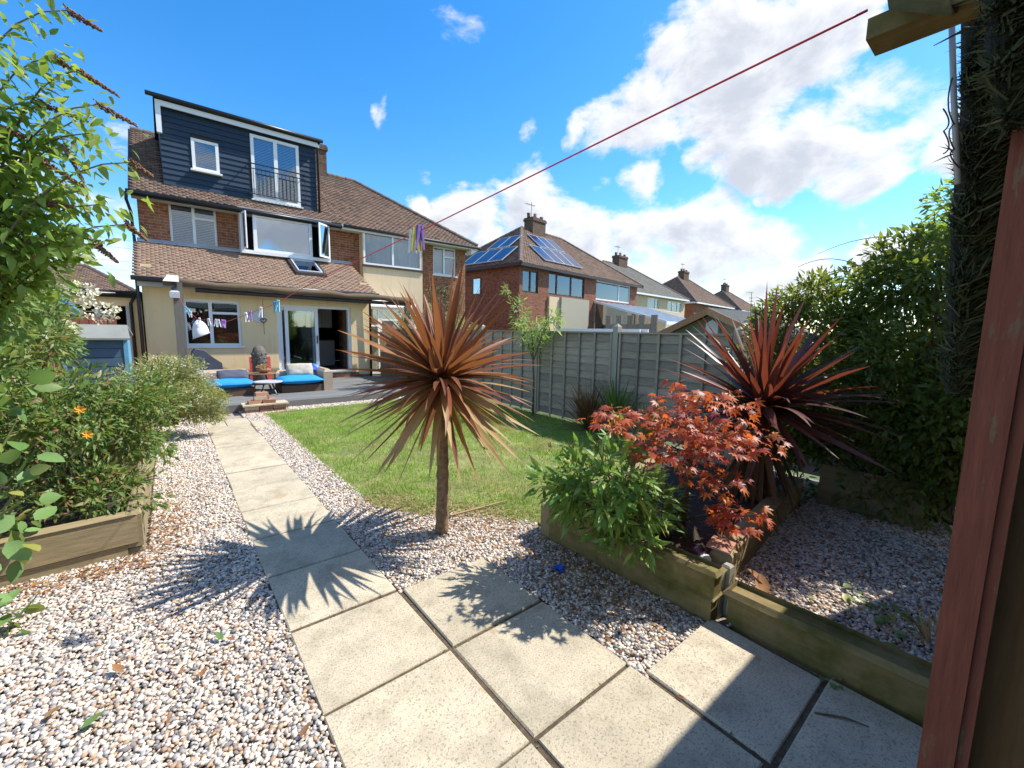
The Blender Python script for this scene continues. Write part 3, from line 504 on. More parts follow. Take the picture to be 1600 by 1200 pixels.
# ------------------------------------------------------------------ building helpers
def wall(parent, mat, x0, x1, z0, z1, y0, y1, holes=(), name='wall'):
    mb = MB(); zs = sorted({z0, z1, *[q for h in holes for q in h[2:4] if z0 < q < z1]})
    for a, b_ in zip(zs[:-1], zs[1:]):
        hs_ = sorted([(h[0], h[1]) for h in holes if h[2] < b_-1e-6 and h[3] > a+1e-6]); x = x0
        for p, q in hs_:
            if p > x: mb.box((x, y0, a), (p, y1, b_))
            x = max(x, q)
        if x < x1: mb.box((x, y0, a), (x1, y1, b_))
    return obj(name, mb, mat, parent)
def window(parent, x0, x1, z0, z1, y, vm=(), hm=(), mat='white_paint', glass='glass', ft=0.055, back=None, sill=True, name='window', depth=0.07):
    """frame with its bars, a pane in each light; vm: mullion x, hm: (xa, xb, z) transoms; back: what hangs behind"""
    mb = MB(); xs = [x0, *vm, x1]
    mb.box((x0, y, z0), (x0+ft, y+depth, z1)); mb.box((x1-ft, y, z0), (x1, y+depth, z1))
    mb.box((x0+ft, y, z0), (x1-ft, y+depth, z0+ft)); mb.box((x0+ft, y, z1-ft), (x1-ft, y+depth, z1))
    for v in vm: mb.box((v-ft*.6, y-.004, z0+ft), (v+ft*.6, y+depth, z1-ft))
    for (a, b_, z) in hm: mb.box((a, y-.002, z-ft*.5), (b_, y+depth-.002, z+ft*.5))
    wdw = obj(name, mb, mat, parent)
    for a, b_ in zip(xs[:-1], xs[1:]):
        cut = sorted([h[2] for h in hm if h[0] < (a+b_)/2 < h[1]]); zz = [z0, *cut, z1]
        for c, d in zip(zz[:-1], zz[1:]): p = MB(); p.box((a+.01, y+.032, c+.01), (b_-.01, y+.040, d-.01)); obj('pane', p, glass, wdw)
    if sill: s = MB(); s.box((x0-.05, y-.09, z0-.05), (x1+.05, y+.04, z0-.003)); obj('sill', s, 'white_paint', wdw)
    if back == 'blind':
        s = MB(); z = z0+.05
        while z < z1-.05: s.add([(x0+.03, y+.12, z+.026), (x1-.03, y+.12, z+.026), (x1-.03, y+.085, z), (x0+.03, y+.085, z)], [(0, 1, 2, 3)]); z += 0.045
        o = obj('blind', s, 'blind', wdw); o['kind'] = 'stuff'
    elif back:
        s = MB(); n_ = 40
        for i in range(n_):
            xa = x0+.03+(x1-x0-.06)*i/n_; xb = x0+.03+(x1-x0-.06)*(i+1)/n_; f_ = lambda q: y+.16+.03*math.sin(q*38)
            dr = lambda q: .10+.06*math.sin((q-x0)*5.0)
            s.add([(xa, f_(xa), z0), (xb, f_(xb), z0), (xb, f_(xb), z1-dr(xb)), (xa, f_(xa), z1-dr(xa))], [(0, 1, 2, 3)])
        obj('curtain', s, back, wdw)
    r = MB(); r.box((x0-.2, y+.9, z0-.2), (x1+.2, y+.95, z1+.2)); obj('room_back', r, 'room_dark', wdw)
    return wdw
TILE = (np.array([(-.5, 0, .026), (.5, 0, .026), (.5, 1.35, .004), (-.5, 1.35, .004), (-.5, 0, 0), (.5, 0, 0)], float), np.array([(0, 1, 2), (0, 2, 3), (4, 5, 1), (4, 1, 0), (0, 3, 4), (1, 5, 2)]))
def tiles(parent, o, u, v, W, L, clip, tw, gauge, mat, tile_name='roof_tiles'):
    o = np.array(o, float); u = norm(np.array(u, float)); v = norm(np.array(v, float)); nr = np.cross(u, v)
    nu, nv = int(W/tw)+1, int(L/gauge); I, J = np.meshgrid(np.arange(nu), np.arange(nv)); I = I.ravel(); J = J.ravel(); n = len(I)
    a = (I+.5*(J % 2))*tw; b_ = J*gauge; q = clip(a, b_+gauge*.5); a, b_ = a[q], b_[q]; n = len(a)
    pos = o + a[:, None]*u + b_[:, None]*v + rng.normal(0, .0035, (n, 1))*nr
    mats = np.repeat(np.stack([u*tw*.988, v*gauge, nr*1.15], 1)[None], n, 0); mats = mats + rng.normal(0, .008, (n, 3, 3))*tw*[[1, 1, .3]]
    V, F = merge(TILE, pos, mats); return obj(tile_name, mesh_np(tile_name, V, F, mat), None, parent, kind='stuff')
def hipline(parent, a, b_, r=0.1, mat='ridge_tile', name='ridge'):
    a = Vector(a); b_ = Vector(b_); n_ = max(2, int((b_-a).length/.33)); mb = MB()
    for i in range(n_): mb.tube([a+(b_-a)*(i/n_), a+(b_-a)*((i+1.06)/n_)], [r, r*.88], 8)
    return obj(name, mb, mat, parent)
def chimney(parent, c, w, d, z0, z1, pots=2, mat='brick_far'):
    mb = MB(); mb.box((c[0]-w/2, c[1]-d/2, z0), (c[0]+w/2, c[1]+d/2, z1-.2)); mb.box((c[0]-w/2-.05, c[1]-d/2-.05, z1-.2), (c[0]+w/2+.05, c[1]+d/2+.05, z1-.07)); mb.box((c[0]-w/2-.02, c[1]-d/2-.02, z1-.07), (c[0]+w/2+.02, c[1]+d/2+.02, z1))
    ch = obj('chimney', mb, mat, parent)
    if pots == 3:
        a = MB(); x, y_ = c[0]-w*.3, c[1]; a.tube([(x, y_, z1-.2), (x, y_, z1+.95)], .014, 5); a.tube([(x-.55, y_, z1+.75), (x+.35, y_, z1+.80)], .010, 5)
        for k in range(6): xx = x-.5+k*.15; a.tube([(xx, y_-.16, z1+.76), (xx, y_+.16, z1+.76)], .007, 4)
        obj('aerial', a, 'wire', ch)
    for i in range(pots):
        x = c[0] + (i-(pots-1)/2)*w*.5; p = MB(); p.lathe((x, c[1], z1-.01), [(.11, 0), (.10, .1), (.12, .26+.08*(i % 2)), (.08, .26+.08*(i % 2))], 12); obj('chimney_pot', p, 'terracotta' if i % 2 else 'ridge_tile', ch, True)
    return ch

# ------------------------------------------------------------------ main house (near half of the pair)
H = thing('house', 'cream and brick house with black clad dormer and lean-to tiled roof', 'house', (2.1, 15, 0))
gw, dr = (0.36, 1.53, 1.10, 2.24), (2.36, 4.33, 0.30, 2.21)
wall(H, 'render_cream', -0.36, 4.92, 0.0, 2.62, 13.0, 13.25, [gw, dr], 'extension_wall')
for xa in (-0.36, 4.72): mb = MB(); mb.box((xa, 13.25, 0), (xa+.2, 15.0, 3.0)); obj('extension_side_wall', mb, 'render_cream', H)
w1, bayo = (0.27, 1.32, 3.81, 4.89), (1.9, 4.2, 3.8, 4.85)
wall(H, 'brick', -0.36, 4.65, 2.4, 5.02, 15.0, 15.25, [w1, bayo], 'upper_wall')
mb = MB(); mb.prism([(-0.36, 15.25, 0), (-0.36, 22, 0), (-0.36, 22, 5.0), (-0.36, 18.5, 7.5), (-0.36, 15.25, 5.2)], (0.2, 0, 0)); obj('gable_wall', mb, 'brick', H)
mb = MB(); mb.box((-0.36, 22, 0), (4.65, 22.2, 5)); obj('rear_wall', mb, 'brick', H)
mb = MB(); mb.box((-0.1, 13.3, 0.24), (4.6, 21.9, 0.29)); mb.box((-0.1, 15.3, 2.5), (4.6, 21.9, 2.6)); obj('inner_floor', mb, 'room_dark', H)
mb = MB(); mb.box((-0.1, 17.2, 0.3), (4.6, 17.3, 2.5)); obj('inner_wall', mb, 'room_dark', H)
EZ, EY, RY, RZ = 4.95, 14.62, 18.5, 7.62
SL = (RZ-EZ)/(RY-EY); LEN = math.hypot(RY-EY, RZ-EZ); UPV = (0, RY-EY, RZ-EZ)
def roof_deck(parent, poly, mat='ridge_tile', t=0.06): mb = MB(); mb.prism([(x, y, z-.02-t) for x, y, z in poly], (0, 0, t)); return obj('roof', mb, mat, parent)
rd = roof_deck(H, [(-0.46, EY, EZ), (4.65, EY, EZ), (4.65, RY, RZ), (-0.46, RY, RZ)]); roof_deck(H, [(-0.46, RY, RZ), (4.65, RY, RZ), (4.65, 22.4, EZ), (-0.46, 22.4, EZ)])
def zroof(y): return EZ + (y-EY)*SL
def clipm(a, b_):
    x = -0.42 + a; y = EY + b_/LEN*(RY-EY); return (x < 4.62) & ~((x > 0.2) & (x < 4.1) & (y > 15.16))
tiles(rd, (-0.42, EY, EZ), (1, 0, 0), UPV, 5.1, LEN, clipm, .165, .10, 'roof_tile')
hipline(rd, (-0.46, RY, RZ+.0), (0.2, RY, RZ), .11)
mb = MB(); mb.prism([(-0.50, EY, EZ-.1), (-0.50, RY, RZ-.1), (-0.50, RY, RZ+.02), (-0.50, EY, EZ+.02)], (0.035, 0, 0)); obj('verge_board', mb, 'black_plastic', rd)
mb = MB(); mb.box((-0.46, EY-.02, 4.80), (4.65, EY+.02, 4.93)); obj('fascia', mb, 'dark_frame', H); mb = MB(); mb.box((-0.46, EY+.025, 4.81), (4.65, 15.0, 4.835)); obj('soffit', mb, 'off_white', H)
mb = MB(); mb.tube([(-0.55, EY-.07, 4.88), (4.65, EY-.07, 4.86)], .055, 8); gt = obj('gutter', mb, 'black_plastic', H, True)
mb = MB(); mb.tube([(-0.53, EY-.07, 4.86), (-0.55, EY, 4.70), (-0.49, 14.9, 4.45), (-0.47, 14.92, 3.75), (-0.46, 14.6, 3.35), (-0.44, 13.1, 2.75), (-.43, 12.95, 2.6), (-.43, 12.95, 0.1)], .036, 8); obj('downpipe', mb, 'black_plastic', H, True)
window(H, *w1, 15.06, vm=(0.80,), hm=((0.80, 1.32, 4.55),), back='blind')
# shallow bay with its opened casements
mb = MB(); B0, B1, BY = 1.84, 4.28, 14.62
mb.box((B0, BY, 4.82), (B1, 15.0, 4.93)); mb.box((B0, BY-.02, 3.70), (B1, 15.0, 3.80)); mb.box((B0, BY, 3.8), (B0+.06, 15, 4.82)); mb.box((B1-.06, BY, 3.8), (B1, 15, 4.82))
for x in (2.16, 3.66): mb.box((x, BY, 3.8), (x+.09, BY+.09, 4.82))
mb.box((2.25, BY+.01, 3.80), (3.66, BY+.08, 3.87)); mb.box((2.25, BY+.01, 4.75), (3.66, BY+.08, 4.82)); bay = obj('bay_window', mb, 'white_paint', H)
p = MB(); p.box((2.24, BY+.04, 3.86), (3.67, BY+.05, 4.76)); obj('pane', p, 'glass_mirror', bay)
r = MB(); r.box((1.7, 15.9, 3.6), (4.4, 15.95, 5.0)); obj('room_back', r, 'room_dark', bay)
mb = MB(); mb.box((B0-.05, BY-.06, 4.935), (B1+.05, 15.0, 4.96)); obj('bay_roof', mb, 'lead', bay)
def casement(hx, ang, w, par, y=BY):
    d = Vector((math.cos(ang), math.sin(ang), 0)); nn_ = Vector((-d.y, d.x, 0))*.03; z0, z1 = 3.80, 4.82; f = .05; o = Vector((hx, y, 0)); mb = MB()
    for (a, b_, c, e) in ((0, f, z0, z1), (w-f, w, z0, z1), (f, w-f, z0, z0+f), (f, w-f, z1-f, z1)):
        P = [o+d*a, o+d*b_, o+d*b_+nn_, o+d*a+nn_]; mb.prism([(q.x, q.y, c) for q in P], (0, 0, e-c))
    cs = obj('casement', mb, 'white_paint', par); pm = MB(); P = [o+d*f*.8+nn_*.4, o+d*(w-f*.8)+nn_*.4, o+d*(w-f*.8)+nn_*.6, o+d*f*.8+nn_*.6]; pm.prism([(q.x, q.y, z0+f*.8) for q in P], (0, 0, z1-z0-1.6*f)); obj('pane', pm, 'glass_mirror', cs)
casement(1.87, R(-78), .30, bay, BY-.01); casement(4.25, R(180+38), .50, bay, BY-.01)
# dormer
DY = 15.15
dm = wall(H, 'room_dark', 0.22, 4.08, 5.20, 7.36, DY+.03, DY+.2, [(0.87, 1.49, 5.87, 6.69), (2.28, 3.58, 5.37, 7.20)], 'dormer')
for xa in (0.22, 3.94): mb = MB(); mb.box((xa, DY+.2, 5.25), (xa+.14, RY, 7.36)); obj('dormer_cheek', mb, 'cladding', dm)
z = 5.20; hl = [(0.87, 1.49, 5.87, 6.69), (2.28, 3.58, 5.37, 7.20)]
while z < 7.34:
    z1 = min(z+.146, 7.36); xs = [0.22]
    for h_ in hl:
        if h_[2] < z1-.01 and h_[3] > z+.01: xs += [h_[0], h_[1]]
    xs.append(4.08)
    for a, b_ in zip(xs[::2], xs[1::2]):
        mb = MB(); mb.add([(a, DY-.012, z), (b_, DY-.012, z), (b_, DY+.012, z1+.01), (a, DY+.012, z1+.01), (a, DY+.028, z), (b_, DY+.028, z), (b_, DY+.028, z1+.01), (a, DY+.028, z1+.01)], [(0, 1, 2, 3), (4, 5, 1, 0), (0, 3, 7, 4), (1, 5, 6, 2), (3, 2, 6, 7)]); obj('cladding_board', mb, 'cladding', dm)
    z += .146
mb = MB(); mb.box((0.13, DY-.16, 7.40), (4.20, RY, 7.52)); obj('dormer_roof', mb, 'black_plastic', dm)
mb = MB(); mb.box((0.16, DY-.14, 7.27), (4.17, DY-.10, 7.40)); mb.box((0.16, DY-.14, 6.60), (0.27, DY-.02, 7.268)); mb.box((.27, DY-.098, 7.368), (4.17, DY+.0, 7.39)); obj('dormer_fascia', mb, 'white_paint', dm)
mb = MB(); mb.tube([(-0.02, DY-.20, 7.47), (4.26, DY-.20, 7.46)], .055, 8); mb.tube([(4.16, DY-.16, 7.44), (4.13, DY-.05, 7.28), (4.13, DY-.05, 5.25)], .035, 8); obj('dormer_gutter', mb, 'black_plastic', dm, True)
mb = MB(); mb.box((0.15, DY-.07, 5.22), (4.15, DY-.005, 5.255)); obj('lead_flashing', mb, 'lead', dm)
window(dm, 0.87, 1.49, 5.87, 6.69, DY-.03, back='blind', ft=.075)
window(dm, 2.28, 3.58, 5.37, 7.20, DY-.03, vm=(2.93,), back='blind', ft=.085, name='balcony_door')
rl = MB(); rl.box((2.16, DY-.23, 6.30), (3.70, DY-.20, 6.33)); rl.box((2.16, DY-.23, 6.17), (3.70, DY-.20, 6.19)); rl.box((2.16, DY-.23, 5.46), (3.70, DY-.20, 5.48))
for i in range(15): x = 2.18+i*.107; rl.box((x-.007, DY-.222, 5.48), (x+.007, DY-.208, 6.17))
for x in (2.16, 3.68):
    for zz in (6.30, 5.46): rl.box((x, DY-.20, zz), (x+.02, DY-.01, zz+.02))
obj('balcony_rail', rl, 'black_plastic', dm)
chimney(H, (4.85, 18.5), 0.95, 0.5, 7.0, 8.65, 0, 'brick_chimney')
# lean-to roof
LY, LZ, TZ = 12.65, 2.64, 3.76; LL = math.hypot(15-LY, TZ-LZ)
lt = roof_deck(H, [(-0.45, LY, LZ), (5.0, LY, LZ), (5.0, 15.0, TZ), (-0.45, 15.0, TZ)])
SK = (3.0, 3.86, 13.55, 14.72)
def clipl(a, b_):
    x = -.42+a; y = LY + b_/LL*(15-LY); return (x < 4.97) & ~((x > SK[0]) & (x < SK[1]) & (y > SK[2]) & (y < SK[3]))
tiles(lt, (-0.42, LY, LZ), (1, 0, 0), (0, 15-LY, TZ-LZ), 5.4, LL, clipl, .165, .10, 'lean_tile')
mb = MB(); mb.prism([(-0.42, 14.86, 3.735), (5.05, 14.86, 3.735), (5.05, 14.995, 3.83), (-0.42, 14.995, 3.83)], (0, 0, .02)); obj('lead_flashing', mb, 'lead', lt)
zl = lambda y: LZ + (y-LY)*(TZ-LZ)/(15-LY)
def slopebox(x0, x1, y0, y1, h0, h1): return [(x0, y0, zl(y0)+h0), (x1, y0, zl(y0)+h0), (x1, y1, zl(y1)+h0), (x0, y1, zl(y1)+h0)], (0, 0, h1-h0)
mb = MB(); x0, x1, y0, y1 = SK
for q in ((x0, x1, y0, y0+.12), (x0, x1, y1-.10, y1), (x0, x0+.09, y0+.12, y1-.10), (x1-.09, x1, y0+.12, y1-.10)): mb.prism(*slopebox(*q, 0.0, .10))
sk = obj('skylight', mb, 'dark_frame', lt); mb = MB()
for q in ((x0+.09, x1-.09, y0+.12, y0+.16), (x0+.09, x1-.09, y1-.14, y1-.10), (x0+.09, x0+.13, y0+.16, y1-.14), (x1-.13, x1-.09, y0+.16, y1-.14)): mb.prism(*slopebox(*q, 0.02, .12))
obj('sash', mb, 'pipe', sk); mb = MB(); mb.prism(*slopebox(x0+.12, x1-.12, y0+.15, y1-.13, .06, .07)); obj('pane', mb, 'glass', sk)
mb = MB(); mb.box((-0.42, 12.72, 2.46), (4.98, 12.76, 2.60)); obj('fascia', mb, 'off_white', H); mb = MB(); mb.box((-0.42, 12.765, 2.47), (4.95, 13.0, 2.495)); obj('soffit', mb, 'off_white', H)
mb = MB(); mb.tube([(-0.52, 12.60, 2.62), (5.05, 12.60, 2.60)], .055, 8); mb.tube([(4.93, 12.62, 2.58), (4.88, 12.9, 2.42), (4.88, 12.92, 0.1)], .033, 8); obj('gutter', mb, 'black_plastic', H, True)
window(H, *gw, 13.05, vm=(0.90,), hm=((0.90, 1.53, 1.92),), ft=.06)
# patio door: fixed light, slid panel, open side
mb = MB(); x0, x1, z0, z1 = dr; y = 13.06
mb.box((x0, y, z0), (x0+.07, y+.12, z1)); mb.box((x1-.07, y, z0), (x1, y+.12, z1)); mb.box((x0+.07, y, z1-.07), (x1-.07, y+.12, z1)); mb.box((x0+.07, y-.02, z0), (x1-.07, y+.12, z0+.05)); pdr = obj('patio_door', mb, 'white_paint', H)
for (a, b_, yy, f) in ((2.43, 3.34, y+.065, .075), (2.56, 3.42, y+.005, .085)):
    s = MB(); s.box((a, yy, z0+.05), (a+f, yy+.045, z1-.07)); s.box((b_-f, yy, z0+.05), (b_, yy+.045, z1-.07)); s.box((a+f, yy, z0+.05), (b_-f, yy+.045, z0+.05+f)); s.box((a+f, yy, z1-.07-f), (b_-f, yy+.045, z1-.07)); sh = obj('door_panel', s, 'white_paint', pdr)
    p = MB(); p.box((a+f*.8, yy+.018, z0+.1), (b_-f*.8, yy+.026, z1-.12)); obj('pane', p, 'glass', sh)
    if f > .08: p = MB(); p.box((b_-.055, yy-.04, 1.15), (b_-.03, yy, 1.37)); obj('handle', p, 'black_plastic', sh)
mb = MB(); mb.box((2.30, 12.90, 0.13), (4.5, 12.995, 0.285)); obj('brick_step', mb, 'brick', H); mb = MB(); mb.box((-.36, 12.985, 0.0), (4.92, 12.998, .2)); obj('plinth', mb, 'brick', H)
kc = thing('kitchen_cabinet', 'pale kitchen cabinets seen through the open patio door', 'cabinet', (4.2, 15.8, .29))
mb = MB(); mb.box((3.75, 15.6, 0.29), (4.6, 16.2, 1.15)); obj('base_unit', mb, 'cabinet', kc); mb = MB(); mb.box((3.7, 15.58, 1.153), (4.62, 16.2, 1.19)); obj('worktop', mb, 'table_wood', kc)
mb = MB(); mb.box((3.9, 15.8, 1.6), (4.6, 16.2, 2.3)); cu = obj('wall_unit', mb, 'cabinet', kc)
mb = MB(); mb.box((3.92, 15.782, 1.63), (4.24, 15.797, 2.27)); obj('cupboard_door', mb, 'white_paint', cu); mb = MB(); mb.box((4.26, 15.782, 1.63), (4.58, 15.797, 2.27)); obj('cupboard_door', mb, 'white_paint', cu)

# ------------------------------------------------------------------ adjoining half
N = thing('house', 'brick adjoining house with hipped tiled roof and blue curtained bay', 'house', (7.2, 15, 0))
nw3 = (8.2, 9.22, 3.74, 4.80)
wall(N, 'brick', 4.655, 9.66, 0, 5.02, 15.0, 15.25, [nw3], 'front_wall')
mb = MB(); mb.box((9.46, 15.25, 0), (9.66, 22, 5.0)); mb.box((4.655, 22, 0), (9.66, 22.2, 5)); obj('side_wall', mb, 'brick', N)
HX = 6.45
nr_ = roof_deck(N, [(4.655, EY, EZ), (9.98, EY, EZ), (HX, RY, RZ), (4.655, RY, RZ)]); roof_deck(N, [(9.98, EY, EZ), (9.98, 22.4, EZ), (HX, RY, RZ)]); roof_deck(N, [(HX, RY, RZ), (9.98, 22.4, EZ), (4.655, 22.4, EZ), (4.655, RY, RZ)])
tiles(nr_, (4.655, EY, EZ), (1, 0, 0), UPV, 5.4, LEN, lambda a, b_: a < 5.30-(9.98-HX)*b_/LEN, .165, .10, 'roof_tile')
hipline(nr_, (4.7, RY, RZ), (HX, RY, RZ), .11); hipline(nr_, (9.98, EY, EZ+.02), (HX, RY, RZ), .10, name='hip')
mb = MB(); mb.box((4.655, EY-.025, 4.80), (10.02, EY+.02, 4.94)); mb.box((9.98, EY, 4.80), (10.02, 22.3, 4.94)); mb.prism([(9.70, EY-.01, 4.60), (10.0, EY-.01, 4.79), (9.70, EY-.01, 4.79)], (0, .4, 0)); obj('fascia', mb, 'white_paint', N)
mb = MB(); mb.tube([(4.7, EY-.08, 4.90), (10.1, EY-.08, 4.88)], .05, 8); obj('gutter', mb, 'dark_frame', N, True); mb = MB(); mb.box((4.655, EY+.025, 4.81), (9.97, 15, 4.835)); obj('soffit', mb, 'off_white', N)
window(N, *nw3, 15.05, vm=(8.70,), hm=((8.70, 9.22, 4.45),), glass='glass', back='curtain_pale')
bw = (5.38, 7.52, 3.78, 4.86)
wall(N, 'render_tan', 5.35, 7.56, 0, 4.88, 14.66, 14.90, [bw], 'bay_wall'); mb = MB(); mb.box((5.35, 14.90, 0), (5.55, 15.0, 4.88)); mb.box((7.36, 14.90, 0), (7.56, 15.0, 4.88)); obj('bay_side', mb, 'render_tan', N)
window(N, *bw, 14.67, vm=(6.42,), glass='glass', back='curtain_blue', sill=False)
mb = MB(); mb.box((5.32, 14.60, 3.70), (7.60, 14.66, 3.765)); obj('bay_trim', mb, 'dark_frame', N)
mb = MB(); mb.tube([(7.66, 14.93, 4.8), (7.64, 14.93, 0.2)], .035, 8); obj('downpipe', mb, 'off_white', N, True)
pc = thing('porch', 'white framed glazed lean-to porch on the adjoining house', 'porch', (6.1, 14.2, 0))
window(pc, 5.2, 6.9, 0.1, 2.30, 13.9, vm=(5.55, 5.62), hm=((5.2, 5.55, 1.7), (5.62, 6.9, 1.9)), sill=False); mb = MB(); mb.prism([(5.1, 13.8, 2.31), (7.0, 13.8, 2.31), (7.0, 14.64, 2.62), (5.1, 14.64, 2.62)], (0, 0, .05)); obj('roof', mb, 'white_paint', pc)

# ------------------------------------------------------------------ houses further along the row
def hip_house(label, loc, rz, L, D, ez, rz_, h0, h1, wallm, tilem, wins, chim=(), white_fascia=True, tw=.20, gauge=.13, name='house'):
    e = thing(name, label, 'house', loc, local=True, rz=rz); ov = .3
    holes = [w_[:4] for w_ in wins]; wall(e, wallm, 0, L, -.2, ez+.1, 0, .2, holes, 'front_wall')
    mb = MB(); mb.box((0, .2, -.2), (.2, D, ez+.1)); mb.box((L-.2, .2, -.2), (L, D, ez+.1)); mb.box((0.2, D-.2, -.2), (L-.2, D, ez+.1)); obj('side_wall', mb, wallm, e)
    A, B, C_, D_ = (-ov, -ov, ez), (L+ov, -ov, ez), (L+ov, D+ov, ez), (-ov, D+ov, ez); P, Q = (h0, D/2, rz_), (L-h1, D/2, rz_)
    mb = MB(); mb.add([A, B, C_, D_, P, Q], [(0, 1, 5, 4), (1, 2, 5), (2, 3, 4, 5), (3, 0, 4), (3, 2, 1, 0)]); rf = obj('roof', mb, 'ridge_tile', e)
    run = D/2+ov; ls = math.hypot(run, rz_-ez)
    tiles(rf, (-ov, -ov, ez+.01), (1, 0, 0), (0, run, rz_-ez), L+2*ov, ls, lambda a, b_: (a > (h0+ov)*b_/ls) & (a < L+2*ov-(h1+ov)*b_/ls), tw, gauge, tilem)
    l0 = math.hypot(h0+ov, rz_-ez); tiles(rf, (-ov, D+ov, ez+.01), (0, -1, 0), (h0+ov, 0, rz_-ez), D+2*ov, l0, lambda a, b_: (a > run*b_/l0) & (a < 2*run-run*b_/l0), tw, gauge, tilem)
    hipline(rf, P, Q, .13); hipline(rf, A, P, .12, name='hip'); hipline(rf, B, Q, .12, name='hip'); hipline(rf, D_, P, .12, name='hip')
    mb = MB(); mb.box((-ov, -ov-.03, ez-.14), (L+ov, -ov+.01, ez-.0)); mb.box((-ov-.03, -ov, ez-.14), (-ov+.01, D+ov, ez)); obj('fascia', mb, 'white_paint' if white_fascia else 'dark_frame', e)
    for w_ in wins:
        x0, x1, z0, z1, vm, fm, bk = w_; window(e, x0, x1, z0, z1, .05, vm=vm, mat=fm, back=bk, sill=False, ft=.08, glass='glass')
    for (u, w_, z1, pots) in chim: chimney(rf, (u, D/2), w_, .7, rz_-.5, z1-.25, pots, 'brick_chimney')
    return e
h2 = hip_house('brick house with solar panels on its hipped brown roof', (13.9, 16.6, 0), R(8.8), 12.9, 6.2, 4.95, 7.75, 3.6, 5.2, 'brick_far', 'roof_tile',
    [(0.22, 1.5, 3.58, 4.72, (0.9,), 'dark_frame', 'curtain_pale'), (2.4, 5.95, 3.62, 4.82, (3.2, 4.6), 'dark_frame', 'curtain_pale'), (7.3, 11.9, 3.66, 4.86, (10.3,), 'white_paint', 'curtain_pale')], [(4.9, 1.25, 8.75, 3)], False)
mb = MB(); mb.box((3.3, -.25, 0), (6.15, 0, 3.52)); obj('bay_wall', mb, 'pebbledash', h2); mb = MB(); mb.box((2.35, -.12, 0), (3.298, 0, 3.5)); obj('bay_side', mb, 'render_tan', h2)
def panel_on(parent, o, u, v, a0, a1, b0, b1, n):
    o = np.array(o, float); u = norm(np.array(u, float)); v = norm(np.array(v, float)); nr = np.cross(u, v); w_ = (a1-a0)/n
    for i in range(n):
        p0 = a0+i*w_+.02; p1 = a0+(i+1)*w_-.02; mb = MB(); mb.prism([tuple(o+u*a+v*b_+nr*.07) for a, b_ in ((p0, b0), (p1, b0), (p1, b1), (p0, b1))], tuple(nr*.04)); s = obj('solar_panel', mb, 'solar', parent)
        mb = MB()
        for (a, b_, c, d) in ((p0-.015, p0+.012, b0, b1), (p1-.012, p1+.015, b0, b1), (p0, p1, b0-.01, b0+.02), (p0, p1, b1-.02, b1+.01)): mb.prism([tuple(o+u*x+v*y+nr*.065) for x, y in ((a, c), (b_, c), (b_, d), (a, d))], tuple(nr*.052))
        obj('panel_frame', mb, 'pipe', s)
rf_o = (-.3, -.3, 4.97); rv = (0, 3.4, 2.8)
panel_on(h2, rf_o, (1, 0, 0), rv, 3.5, 6.0, 2.15, 3.45, 3); panel_on(h2, rf_o, (1, 0, 0), rv, 2.4, 6.1, .55, 2.0, 4)
sv = (3.9, 0, 2.8); panel_on(h2, (-.3, 6.5, 4.97), (0, -1, 0), sv, 2.2, 5.4, .25, 1.75, 3); panel_on(h2, (-.3, 6.5, 4.97), (0, -1, 0), sv, 2.9, 4.6, 1.95, 3.3, 2)
mb = MB(); mb.box((-.03, 2.75, 3.55), (.0, 3.4, 4.45)); sw = obj('side_window', mb, 'dark_frame', h2); mb = MB(); mb.box((-.038, 2.82, 3.6), (-.031, 3.33, 4.4)); obj('pane', mb, 'glass_mirror', sw)
cv = thing('conservatory', 'glazed lean-to conservatory with sloping glass roof behind the lap fence', 'conservatory', (13.9, 16.6, 0), local=True, rz=R(8.8))
for i in range(10):
    x = 7.2+i*.75; mb = MB(); mb.prism([(x, -4.6, 2.25), (x+.05, -4.6, 2.25), (x+.05, -.05, 3.5), (x, -.05, 3.5)], (0, 0, .07)); obj('glazing_bar', mb, 'white_paint', cv)
    if i < 9: mb = MB(); mb.prism([(x+.05, -4.6, 2.27), (x+.75, -4.6, 2.27), (x+.75, -.05, 3.52), (x+.05, -.05, 3.52)], (0, 0, .02)); obj('roof_pane', mb, 'glass_roof', cv)
mb = MB(); mb.prism([(7.2, -4.6, 0), (7.2, -.05, 0), (7.2, -.05, 3.48), (7.2, -4.6, 2.24)], (.02, 0, 0)); obj('side_pane', mb, 'glass_roof', cv)
mb = MB(); mb.box((7.1, -4.7, 2.12), (14.0, -4.6, 2.3)); mb.box((7.15, -4.65, 0), (7.25, -4.6, 2.12)); mb.prism([(7.1, -4.65, 2.2), (7.1, -.02, 3.45), (7.1, -.02, 3.58), (7.1, -4.65, 2.33)], (.09, 0, 0)); obj('eaves_beam', mb, 'white_paint', cv)
hip_house('grey roofed house standing behind the conservatory', (27.2, 20.4, 0), R(6.5), 12.0, 7.5, 4.85, 7.75, 3.2, 4.4, 'render_tan', 'grey_tile',
    [(4.4, 6.5, 3.7, 4.6, (5.9,), 'white_paint', None), (8.2, 11.2, 3.6, 4.55, (9.3, 10.4), 'white_paint', 'curtain_pale')], [(6.0, 1.5, 8.8, 3)])
hip_house('small distant house with skylights in a brown hipped roof', (42.5, 22.6, 0), R(8), 12.5, 7.5, 4.9, 8.1, 4.4, 4.6, 'brick_far', 'roof_tile', [(5.5, 8.0, 3.6, 4.6, (6.7,), 'white_paint', None), (9, 11.5, 3.6, 4.6, (10.2,), 'white_paint', None)], [(6.2, 1.5, 9.2, 3)])
